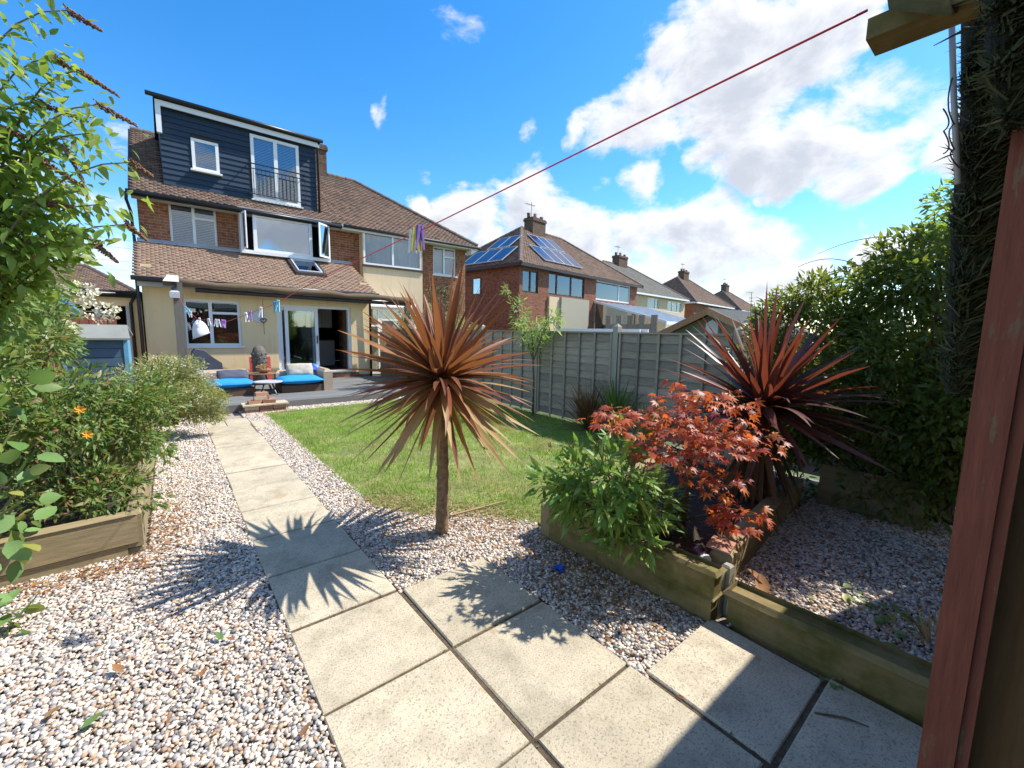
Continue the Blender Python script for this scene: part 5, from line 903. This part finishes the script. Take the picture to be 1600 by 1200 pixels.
for (c, r_, hz, n) in pads:
    c = np.array(c); base = np.array([2.68, 1.38, max(.32, c[2]-.16)]); mb = MB(); mb.tube([tuple(base), tuple(base*.45+c*.55+np.array([0, 0, .02])), tuple(c)], [.010, .007, .003], 6); br = obj('branch', mb, 'bark', mp, True)
    for k in range(4): w_ = rng.uniform(0, 6.28); mb = MB(); mb.tube([tuple(base*.3+c*.7), tuple(c+np.array([math.cos(w_), math.sin(w_), -.05])*r_*.8)], [.005, .002], 5); obj('twig', mb, 'bark', br)
    a = rng.uniform(0, 6.283, n); q = r_*np.sqrt(rng.random(n)); P_.append(c+np.stack([q*np.cos(a), q*np.sin(a), rng.normal(0, hz, n)-.16*q], 1)); O_.append(np.stack([np.cos(a)+rng.normal(0, .5, n), np.sin(a)+rng.normal(0, .5, n), rng.normal(-.45, .3, n)], 1))
P_ = np.concatenate(P_); O_ = np.concatenate(O_); foliage(mp, MAPLE, P_, frames(O_, norm(rng.normal(size=(len(P_), 3))*.4+[-.25, -.25, 1])), rng.uniform(.034, .066, len(P_)), 'maple_leaf', 300)

# ------------------------------------------------------------------ shrubs
def shrub(name, label, base, blobs, leaf, mat, srange, nparts, cat='shrub', stems=10, droop=-.1, stem_mat='stem', sname='foliage', upw=.7):
    e = thing(name, label, cat, base); P_, O_ = [], []
    for (c, r_, n, lumps, lr_) in blobs:
        p, o = blob_points(n, c, r_, .45, lumps, lr_); P_.append(p); O_.append(o)
        for k in range(stems):
            q = norm(rng.normal(size=3))*np.array(r_)*.75; q[2] = abs(q[2])*.8; tip = np.array(c)+q; b0 = np.array(base)+np.array([rng.normal(0, .06), rng.normal(0, .06), 0]); mid = (b0+tip)/2+np.array([0, 0, .05])
            mb = MB(); mb.tube([tuple(b0), tuple(mid), tuple(tip)], [.012, .008, .003], 5); obj('stem', mb, stem_mat, e)
    P_ = np.concatenate(P_); O_ = np.concatenate(O_)+[0, 0, droop]; n = len(P_)
    keep = P_[:, 2] > base[2]-.35; P_, O_ = P_[keep], O_[keep]; n = len(P_)
    foliage(e, leaf, P_, frames(O_, norm(rng.normal(size=(n, 3))*.6+[0.1, -.1, upw])), srange[0]*.7+(srange[1]*1.12-srange[0]*.7)*rng.beta(1.7, 2.2, n), mat, nparts, sname=sname); return e
pi_ = shrub('pieris_shrub', 'glossy green shrub spilling over the mossy bed front', (2.28, 1.66, .235), [((2.16, 1.66, .64), (.38, .40, .38), 980, 30, .30), ((2.02, 1.86, .52), (.22, .25, .28), 240, 12, .35), ((2.2, 1.5, .40), (.28, .25, .26), 260, 10, .35), ((2.48, 1.62, .42), (.30, .28, .22), 300, 12, .35)], leafshape(.28, .04, .16), 'pieris_leaf', (.075, .13), 300, upw=1.0)
for (x, y, z) in ((1.95, 1.98, .82), (2.0, 1.9, .70), (2.15, 1.75, .88), (2.05, 1.72, .74), (1.93, 1.9, .60)):
    p_, o_ = blob_points(22, (x, y, z), (.03, .03, .03)); V, F = merge(SMALL, p_, frames(o_)*.03); obj('seed_head', mesh_np('seed_head', V, F, 'seed_brown'), None, pi_)
es = shrub('escallonia_shrub', 'dense green shrub with coppery tips filling the left raised bed', (-.6, 4.5, .22), [((-.62, 4.38, .90), (.52, .50, .62), 3800, 46, .26), ((-.22, 4.75, .80), (.36, .55, .46), 2300, 30, .28), ((-1.0, 4.2, 1.0), (.45, .4, .55), 1400, 20, .3), ((-.45, 4.05, .42), (.48, .24, .22), 900, 14, .34), ((-.45, 5.5, .62), (.34, .6, .34), 1300, 22, .3)], leafshape(.30, .04, .14), 'shrub_leaf', (.045, .08), 300)
yb = shrub('fine_leaved_shrub', 'feathery yellow-green bush dotted with tiny white flowers', (-.05, 7.6, .2), [((-.02, 7.6, .70), (.64, .62, .52), 12000, 70, .24), ((.30, 7.5, .50), (.42, .45, .38), 5000, 34, .28), ((-.45, 7.3, .6), (.38, .4, .48), 3000, 22, .3)], leafshape(.30, .03, .1), 'yellow_leaf', (.03, .055), 120, stems=20, stem_mat='green_stem')
p_, o_ = blob_points(520, (-.02, 7.55, .70), (.68, .66, .54), .85, 260, .08); p_ = p_[p_[:, 2] > .5]; V, F = merge(ICO1, p_, np.repeat(np.eye(3)[None]*.009, len(p_), 0)); obj('flowers', mesh_np('flowers', V, F, 'petal_white'), None, yb, kind='stuff')
wl_ = shrub('leafy_young_tree', 'pale green young tree with narrow leaves before the lap fence', (5.30, 5.86, 0), [((5.28, 5.92, 1.62), (.30, .42, .36), 380, 16, .36), ((5.3, 6.35, 1.95), (.22, .25, .34), 170, 10, .34), ((5.3, 5.45, 1.85), (.20, .22, .30), 150, 8, .38), ((5.3, 6.75, 2.38), (.10, .12, .22), 50, 5, .4), ((5.3, 5.9, 1.3), (.18, .22, .2), 60, 8, .4)], NARROW, 'willow_leaf', (.09, .15), 300, 'tree', stems=0, stem_mat='bark', droop=-.15)
for (x, y, z) in ((5.3, 6.75, 2.45), (5.3, 6.4, 2.1), (5.3, 5.4, 2.0), (5.25, 5.6, 1.6), (5.28, 6.25, 1.7), (5.3, 5.5, 1.75)): mb = MB(); mb.tube([(5.30, 5.88, 1.05), (5.29, 5.88*.5+y*.5, 1.05*.45+z*.55), (x, y, z)], [.012, .008, .003], 6); obj('branch', mb, 'bark', wl_)
mb = MB(); mb.tube([(5.30, 5.86, 0), (5.31, 5.87, .7), (5.29, 5.9, 1.3), (5.28, 5.95, 1.9)], [.022, .019, .015, .006], 8); obj('trunk', mb, 'bark', wl_, True)
shrub('conifer_bush', 'dark green conifer behind the bronze cordyline', (4.75, 9.95, 0), [((4.75, 9.95, 1.0), (.48, .45, .95), 3600, 40, .24), ((4.65, 9.95, 1.75), (.25, .25, .4), 700, 10, .4)], NARROW, 'conifer_leaf', (.05, .10), 0, 'conifer', stems=4)
shrub('variegated_shrub', 'pale variegated shrub showing over the fence by the neighbours', (6.6, 10.6, 0), [((6.5, 10.6, 1.5), (.95, .6, .7), 3000, 34, .26), ((5.9, 10.5, 1.9), (.45, .4, .45), 900, 12, .35)], LEAF, 'yellow_leaf', (.05, .09), 0, stems=6)
cr = thing('wall_creeper', 'dry brown creeper spread over the adjoining house brickwork', 'creeper', (8.6, 14.95, 0)); n = 2600
cx = rng.normal(8.7, .55, n); cz = 3.35-np.abs(rng.normal(0, .8, n))-.25*np.abs(cx-8.7); q = (cz > .3) & (cx > 7.75) & (cx < 9.6); p_ = np.stack([cx[q], 14.95-.08*rng.random(q.sum()), cz[q]], 1); n = len(p_)
foliage(cr, LEAF, p_, frames(rng.normal(size=(n, 3))*[1, .4, 1], norm(rng.normal(size=(n, 3))*.4+[0, -1, .3])), rng.uniform(.05, .10, n), 'creeper_leaf', 0)
for k in range(10): mb = MB(); x = 8.6+k*.02; mb.tube([(x, 14.96, 0), (x+rng.normal(0, .2), 14.95, 1.5), (x+rng.normal(0, .6), 14.95, 3.0)], [.012, .008, .003], 5); obj('stem', mb, 'bark', cr)
hd = shrub('hedge', 'tall dark overgrown hedge behind the dark red cordyline', (5.0, .6, 0), [((4.72, 1.35, 1.22), (.52, .78, .92), 8000, 60, .24), ((4.70, .55, 1.32), (.55, .75, .98), 8000, 60, .24), ((4.8, -.4, 1.5), (.5, .7, 1.05), 3600, 34, .26), ((4.75, .8, .55), (.40, 1.3, .55), 4200, 34, .28), ((5.2, .7, 1.1), (.45, 1.5, 1.0), 5000, 40, .28), ((4.8, 1.25, 1.92), (.42, .55, .36), 2200, 24, .3), ((4.8, .65, 2.12), (.42, .5, .36), 2200, 24, .3), ((5.2, .05, 1.5), (.35, .6, 1.0), 4500, 34, .28), ((4.55, .35, 1.0), (.35, .5, .75), 3000, 28, .28)], LEAF, 'hedge_leaf', (.05, .095), 300, 'hedge', stems=8, stem_mat='bark')
for (y0, z0, y1, z1) in ((.9, 2.1, 1.5, 2.25), (.7, 2.2, 1.7, 1.95), (.5, 2.3, 1.35, 2.35)): mb = MB(); mb.tube([(4.7, y0+(y1-y0)*t, z0+(z1-z0)*t+.45*t*(1-t)) for t in np.linspace(0, 1, 12)], list(np.linspace(.006, .002, 12)), 5); obj('arching_stem', mb, 'stem', hd)
shrub('hedge_tree', 'bushy green tree rising above the hedge next to the shed', (5.3, .35, 0), [((5.2, .42, 2.62), (.40, .34, .45), 1500, 24, .3), ((5.1, .75, 2.3), (.3, .28, .26), 600, 12, .34), ((5.15, .2, 2.9), (.3, .3, .3), 500, 10, .36)], LEAF, 'buddleia_leaf', (.05, .09), 120, 'tree', stems=8, stem_mat='bark')
for (x, y, h_, lab) in ((5.9, 2.35, 2.15, 'slim leafy shoot rising behind the dark red cordyline tips'), (5.75, 1.95, 2.2, 'leafy upright shoot between the cordyline and hedge top')):
    e = thing('young_shoot', lab, 'shoot', (x, y, 0)); mb = MB(); mb.tube([(x, y, 0), (x+.02, y, h_*.6), (x, y+.03, h_)], [.012, .008, .003], 6); obj('stem', mb, 'green_stem', e); n = 34; zz = rng.uniform(1.3, h_, n); a = rng.uniform(0, 6.28, n)
    foliage(e, OVAL, np.stack([np.full(n, x), np.full(n, y), zz], 1), frames(np.stack([np.cos(a), np.sin(a), np.full(n, .1)], 1)), rng.uniform(.06, .10, n), 'hedge_leaf', n)
# buddleia: arching stems with paired leaves and spent flower spikes
bd = thing('buddleia_bush', 'tall arching buddleia with spent brown flower spikes', 'buddleia', (-1.25, 3.9, .2)); LP, LO, LS = [], [], []
tips = [(-.31, 3.6, 3.33), (-.09, 3.3, 2.50), (-.21, 3.4, 2.80), (-.28, 3.5, 2.99), (-.38, 3.6, 3.06), (-.13, 3.3, 2.16), (-.27, 3.35, 2.04), (-.37, 3.5, 2.57), (-.47, 3.6, 2.80), (-.45, 3.4, 2.45), (-.5, 3.5, 2.25), (-.62, 3.5, 2.6), (-.6, 3.6, 2.05), (-.42, 3.7, 2.15), (-.7, 3.7, 2.3), (-.55, 3.7, 2.45), (-.5, 3.6, 1.85), (-.7, 3.8, 1.9), (-.66, 3.4, 2.85), (-.75, 3.6, 2.9), (-.4, 3.6, 2.30), (-.30, 3.5, 2.35), (-.6, 3.6, 2.75), (-.8, 3.7, 2.55), (-.55, 3.5, 3.0)]
tips += [(random.uniform(-.75, -.24), random.uniform(3.4, 3.9), random.uniform(1.75, 2.95)) for _ in range(18)]
for i, tp in enumerate(tips):
    b0 = Vector((-1.25+random.gauss(0, .1), 3.9+random.gauss(0, .1), .2)); tp = Vector(tp); mid = Vector((b0.x*.62+tp.x*.38, b0.y*.5+tp.y*.5, max(b0.z*.3+tp.z*.95, 1.2)))
    pts = [(b0*(1-t)**2+mid*2*t*(1-t)+tp*t*t) for t in np.linspace(0, 1, 12)]; mb = MB(); mb.tube(pts, list(np.linspace(.011, .0028, 12)), 6); stm = obj('branch', mb, 'stem', bd)
    dv = (pts[-1]-pts[-2]).normalized()
    for t in np.linspace(.42, .98, 15):
        k = t*11; a, b_ = pts[int(k)], pts[min(11, int(k)+1)]; p = a.lerp(b_, k-int(k)); ax = (b_-a).normalized() if (b_-a).length > 1e-5 else dv; sd = ax.cross(Vector((0, 0, 1))).normalized()
        for s in (1, -1): LP.append(p); LO.append(ax*.6+sd*s*random.uniform(.5, 1)+Vector((0, 0, random.gauss(-.5, .3)))); LS.append(random.uniform(.07, .125)*(1.15-.3*t))
        if random.random() < .95:
            for _ in range(5): LP.append(p+Vector([random.gauss(0, .075) for _ in range(3)])); LO.append(Vector((random.gauss(.2, .6), random.gauss(-.3, .6), random.gauss(-.4, .4)))); LS.append(random.uniform(.05, .10))
    if i < 15:
        L = random.uniform(.11, .2); n = 300; t = rng.random(n); a = rng.uniform(0, 6.28, n); rr = .026*(1-t*.7)*(1+.35*np.sin(t*31+i))*np.sqrt(rng.random(n)); s1_ = dv.cross(Vector((0, 0, 1))).normalized(); s2_ = dv.cross(s1_); dv2 = (dv+Vector((random.gauss(.1, .25), random.gauss(0, .25), -random.uniform(.2, 1.3)))).normalized()
        p_ = np.array(tp)+np.outer(t*L, dv2)+np.outer(rr*np.cos(a), s1_)+np.outer(rr*np.sin(a), s2_); V, F = merge(ICO1, p_, np.repeat(np.eye(3)[None]*.0048, n, 0)); obj('flower_spike', mesh_np('flower_spike', V, F, 'seed_brown'), None, stm)
n = len(LP); foliage(bd, leafshape(.40, .05, .2), np.array([p[:] for p in LP]), frames(np.array([p[:] for p in LO]), norm(rng.normal(size=(n, 3))*.4+[0, 0, 1])), np.array(LS), 'buddleia_leaf', 300)
# climber against the pale fence with cream flower heads
shrub('climbing_rose', 'tangled climber with cream blooms over the pale fence', (-1.4, 6.8, .2), [((-1.15, 6.4, 1.55), (.45, .7, .75), 2600, 34, .27), ((-1.25, 7.4, 1.6), (.42, .7, .6), 1800, 26, .28), ((-.95, 5.4, 1.55), (.42, .6, .55), 2000, 24, .28), ((-1.0, 6.0, .8), (.5, .9, .5), 1800, 24, .3), ((-.95, 4.6, 1.9), (.4, .5, .6), 1500, 20, .3)], LEAF, 'shrub_leaf', (.045, .085), 200, 'climber', stems=9)
for (x, y, z, s, lab) in ((-.80, 7.6, 2.0, .15, 'cream flower head beside the blue tarpaulin'), (-.62, 7.5, 1.75, .17, 'large cream flower head above the storage shed lid'), (-1.05, 7.0, 1.95, .09, 'small cream bloom high in the climber'), (-1.05, 6.9, 1.45, .10, 'faded cream bloom low in the climber'), (-.95, 7.2, 1.55, .11, 'cream bloom near the red-brown panel')):
    e = thing('cream_bloom', lab, 'flower', (x, y, z), 'cream flower heads on the climber'); s *= 1.15; n = 170; o_ = norm(rng.normal(size=(n, 3))); p_ = np.array([x, y, z])+o_*np.array([s, s*.8, s*.65])*rng.uniform(.75, 1, (n, 1)); foliage(e, OVAL, p_, frames(o_+rng.normal(size=(n, 3))*.8, o_), rng.uniform(.035, .055, n), 'petal_cream', 30, 'petal', 'petals')
    mb = MB(); mb.tube([(x-.35, y-.1, z-.15), (x-.15, y, z), (x, y, z)], .006, 5); obj('stalk', mb, 'green_stem', e)
vn = shrub('broad_leaved_climber', 'light green broad leaves trailing over the near corner of the raised bed', (-1.0, 3.75, .3), [((-.88, 3.95, .95), (.26, .25, .45), 90, 12, .5), ((-.78, 3.62, .55), (.14, .16, .30), 26, 8, .5)], OVAL, 'vine_leaf', (.10, .17), 116, 'climber', stems=6, stem_mat='green_stem')
shrub('leafy_sprig', 'small sprig of broad green leaves by the near end of the bed', (-.78, 3.2, 0), [((-.74, 3.12, .16), (.09, .10, .17), 22, 8, .5)], OVAL, 'vine_leaf', (.09, .14), 22, 'sprig', stems=4, stem_mat='green_stem')
for (x, y, z, lab) in ((-.47, 3.92, 1.04, 'orange flower above the centre of the green shrub'), (-.44, 3.86, .88, 'orange flower just below the other one')):
    e = thing('orange_flower', lab, 'flower', (x, y, z), 'orange flowers in the green shrub'); a = np.linspace(0, 6.28, 8)[:-1]; n = 7; foliage(e, OVAL, np.repeat([[x, y, z]], n, 0), frames(np.stack([np.cos(a), np.full(n, -.4), np.sin(a)], 1), np.repeat([[.1, -1, .3]], n, 0)), np.full(n, .032), 'petal_orange', n, 'petal')

# ------------------------------------------------------------------ small things on the ground
def bit(name, label, cat, mat, c, n, s, flat=.4): e = thing(name, label, cat, c); a = rng.uniform(0, 6.28, n); foliage(e, OVAL, np.repeat([c], n, 0)+rng.normal(0, .006, (n, 3)), frames(np.stack([np.cos(a), np.sin(a), rng.uniform(.1, flat*2, n)], 1)), rng.uniform(s*.7, s, n), mat, n, 'petal')
bit('plastic_flower', 'blue plastic flower lying on the brown litter by the bed', 'plastic flower', 'blue_bright', (1.93, 1.83, .03), 8, .055); bit('plastic_flower', 'blue plastic flower among the glossy shrub leaves', 'plastic flower', 'blue_bright', (2.42, 1.42, .42), 8, .055)
for (x, y, s, a, m_, lab) in ((.30, 1.62, .055, .6, 'litter', 'curled brown leaf at the slab edge'), (-.25, 2.45, .07, 2.2, 'litter', 'large brown leaf lying on the near pebbles'), (.02, 2.2, .05, 1.0, 'litter', 'small rusty leaf in the middle of the pebbles'), (-.48, 2.33, .06, .3, 'straw_leaf', 'yellowed leaf at the picture corner pebbles'), (.12, 2.42, .06, 1.9, 'vine_leaf', 'single green leaf on the pebbles near the slabs'), (-.36, 2.18, .08, .2, 'vine_leaf', 'fallen green leaf at the bottom edge of the pebbles'), (.17, 2.38, .045, 2.6, 'litter', 'brown leaf next to the green leaf on pebbles'), (1.72, 1.5, .05, 2, 'litter', 'brown leaf on the shadow-dappled slab')):
    V, F = leafshape(.5, .12, -.25); Mx = frames(np.array([[math.cos(a), math.sin(a), .12]]))*s; v_, f_ = merge((V, F), np.array([[x, y, .034]]), Mx); tag(obj('fallen_leaf', mesh_np('fallen_leaf', v_, f_, m_), None), lab, 'leaf', 'single fallen leaves')
mb = MB(); mb.tube([(1.78, 2.98, .035), (2.05, 2.95, .04), (2.35, 2.93, .045)], [.010, .008, .005], 6); tag(obj('stick', mb, 'straw_leaf'), 'dry pale stick lying on the lawn edge beside the trunk', 'stick')
mb = MB(); mb.tube([(2.02, .42, .026), (2.09, .33, .03), (2.12, .26, .026)], [.004, .004, .002], 5); tag(obj('twig', mb, 'bark'), 'dark twig on the shaded slab by the shed', 'twig')
mb = MB(); mb.prism([(2.48, 1.0, .318), (2.62, 1.02, .330), (2.60, 1.15, .335), (2.46, 1.13, .322)], (0, 0, .012)); tag(obj('terracotta_tile', mb, 'terracotta'), 'square terracotta tile resting on the bed corner post', 'tile')
ins = thing('insulator', 'dark glazed insulator with white ring lying in the bed', 'insulator', (2.40, 1.12, .27)); mb = MB(); mb.tube([(2.45, 1.2, .28), (2.425, 1.155, .275), (2.41, 1.13, .27), (2.395, 1.105, .27)], [.035, .05, .042, .05], 14); obj('body', mb, 'glazed', ins, True); mb = MB(); mb.tube([(2.395, 1.105, .27), (2.388, 1.092, .269)], [.042, .040], 14); obj('ring', mb, 'white_paint', ins); mb = MB(); mb.tube([(2.388, 1.092, .269), (2.385, 1.087, .269)], .016, 10); obj('hole', mb, 'black_plastic', ins)
v_, f_ = merge(leafshape(.62, .16, -.3, ((0, 0), (.15, .7), (.4, 1), (.7, .8), (1, 0))), np.array([[2.60, .84, .10], [2.70, .86, .105]]), frames(np.array([[.8, .5, .25], [-.3, .9, .35]]))*.13)
tag(obj('curled_leaf', mesh_np('curled_leaf', v_, f_, 'litter'), None), 'large curled brown leaf behind the mossy sleeper', 'leaf')
wd = thing('ivy_sprig', 'trailing green weed creeping over the shaded pebbles', 'weed', (2.95, .45, .09)); n = 26; p_ = np.stack([rng.normal(2.95, .14, n), rng.normal(.42, .10, n), np.full(n, .105)], 1); foliage(wd, OVAL, p_, frames(rng.normal(size=(n, 3))*[1, 1, .2]), rng.uniform(.04, .07, n), 'vine_leaf', n)
wd = thing('weed', 'little green weed in the joint of the shaded slabs', 'weed', (2.28, .43, .03)); n = 9; p_ = np.stack([rng.normal(2.27, .02, n), rng.normal(.42, .02, n), np.full(n, .03)], 1); foliage(wd, OVAL, p_, frames(rng.normal(size=(n, 3))*[1, 1, .3]+[0, 0, .2]), rng.uniform(.02, .035, n), 'vine_leaf', n)

# ------------------------------------------------------------------ shed the photograph is taken from
sh = thing('timber_shed', 'brown timber shed with red painted door jamb at the picture edge', 'shed', (1.8, -1, 0))
lean = lambda z: .045-.053*(z-.5)
q6 = [(1.362, .015), (1.428, .015), (1.428, .035), (1.412, .035), (1.412, .075), (1.362, .075)]
mb = MB(); mb.add([(x+lean(0), y, 0) for x, y in q6]+[(x+lean(2.36), y, 2.36) for x, y in q6], [(i, (i+1) % 6, 6+(i+1) % 6, 6+i) for i in range(6)]); obj('door_jamb', mb, 'red_paint', sh)
q4 = [(1.372, -.006), (1.402, -.006), (1.402, .0145), (1.372, .0145)]
mb = MB(); mb.add([(x+lean(0), y, 0) for x, y in q4]+[(x+lean(2.34), y, 2.34) for x, y in q4], [(i, (i+1) % 4, 4+(i+1) % 4, 4+i) for i in range(4)]); obj('door_stop', mb, 'red_paint', sh)
for i in range(22): x = 1.447+i*.125; mb = MB(); mb.box((x, .040, 0), (x+.121, .062, 2.36)); obj('wall_board', mb, 'shed_wood', sh)
mb = MB(); mb.box((1.447, .012, 0), (1.52, .038, 2.34)); obj('stud', mb, 'shed_wood', sh)
for i in range(8): y = -.003-i*.145; mb = MB(); mb.box((1.525, y-.14, 0), (1.548, y, 2.36)); obj('inner_board', mb, 'shed_wood', sh)
mb = MB(); mb.box((4.12, -2.3, 0), (4.16, .06, 2.3)); mb.box((-1.4, -2.34, 0), (4.16, -2.3, 2.3)); mb.box((-1.44, -2.3, 0), (-1.4, -.4, 2.3)); obj('shed_wall', mb, 'shed_wood', sh)
mb = MB(); mb.prism([(-1.0, .075, 2.44), (4.35, .075, 2.44), (4.35, -2.5, 2.75), (-1.0, -2.5, 2.75)], (0, 0, .05)); obj('shed_roof', mb, 'shed_felt', sh)
mb = MB(); mb.box((1.9, .065, 2.36), (4.35, .085, 2.435)); obj('shed_fascia', mb, 'shed_wood', sh)
mb = MB(); mb.prism([(1.36, .30, 2.36), (1.44, .20, 2.33), (1.60, .20, 2.42), (1.52, .31, 2.45)], (.0, .02, .10)); mb.box((1.45, .02, 2.36), (1.55, .36, 2.41)); obj('bracket', mb, 'sleeper_y', sh)
mb = MB(); mb.tube([(1.639, .233, 2.465), (1.629, .203, 2.226), (1.624, .172, 2.0)], .0065, 8); tag(obj('pipe', mb, 'pipe', smooth=True), 'slim pale grey pipe running up beside the shaggy creeper', 'pipe')
cr2 = thing('shaggy_creeper', 'dark shaggy mass of dry creeper hanging from the shed eave', 'creeper', (1.7, .13, 1.45))
strand = (np.array([(0, -.035, 0), (0, .035, 0), (.5, .03, .06), (.5, -.03, .06), (1, 0, -.04)]), np.array([(0, 1, 2), (0, 2, 3), (3, 2, 4)]))
def shaggy(path, rad, n):
    path = np.array(path); t = rng.random(n)*(len(path)-1); k = np.minimum(t.astype(int), len(path)-2); f = (t-k)[:, None]; c = path[k]*(1-f)+path[k+1]*f
    r_ = np.interp(t, np.arange(len(rad)), rad)*(1+.18*np.sin(t*9)); a = rng.uniform(0, 6.28, n); q = np.sqrt(.35+.65*rng.random(n))*r_
    p = c+np.stack([q*np.cos(a), q*.6*np.sin(a), np.zeros(n)], 1); d = np.stack([.75+rng.normal(0, .4, n), rng.normal(-.3, .4, n), .5+rng.normal(0, .3, n)], 1)
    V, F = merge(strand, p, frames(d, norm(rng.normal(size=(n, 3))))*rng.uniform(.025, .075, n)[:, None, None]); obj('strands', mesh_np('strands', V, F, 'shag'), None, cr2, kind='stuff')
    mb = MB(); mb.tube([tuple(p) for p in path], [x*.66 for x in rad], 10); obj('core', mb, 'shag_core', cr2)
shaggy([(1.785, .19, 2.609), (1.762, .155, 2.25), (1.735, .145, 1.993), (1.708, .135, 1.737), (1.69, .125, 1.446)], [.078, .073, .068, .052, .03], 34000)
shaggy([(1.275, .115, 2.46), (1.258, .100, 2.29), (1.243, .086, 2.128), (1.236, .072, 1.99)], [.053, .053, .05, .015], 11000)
ww = thing('loose_wire', 'thin black wire looping off the pale pipe', 'wire', (1.58, .2, 2.1))
wp = [(1.625, .21, 2.271), (1.577, .213, 2.182), (1.615, .193, 2.15), (1.573, .206, 2.125), (1.611, .186, 2.085), (1.569, .2, 2.068), (1.63, .168, 2.033)]
for k in range(len(wp)-2): a, b_, c = Vector(wp[k]), Vector(wp[k+1]), Vector(wp[k+2]); mb = MB(); mb.tube([a*(1-t)**2+b_*2*t*(1-t)+c*t*t for t in np.linspace(0, 1, 9)], .0017, 5); obj('loop', mb, 'wire', ww)
mb = MB(); mb.tube([(1.60, .145, 2.40), (1.502, .191, 2.319), (1.452, .227, 2.286)], [.003, .003, .001], 5); tag(obj('twig', mb, 'stem'), 'thin bare twig sticking out from the creeper against the sky', 'twig')
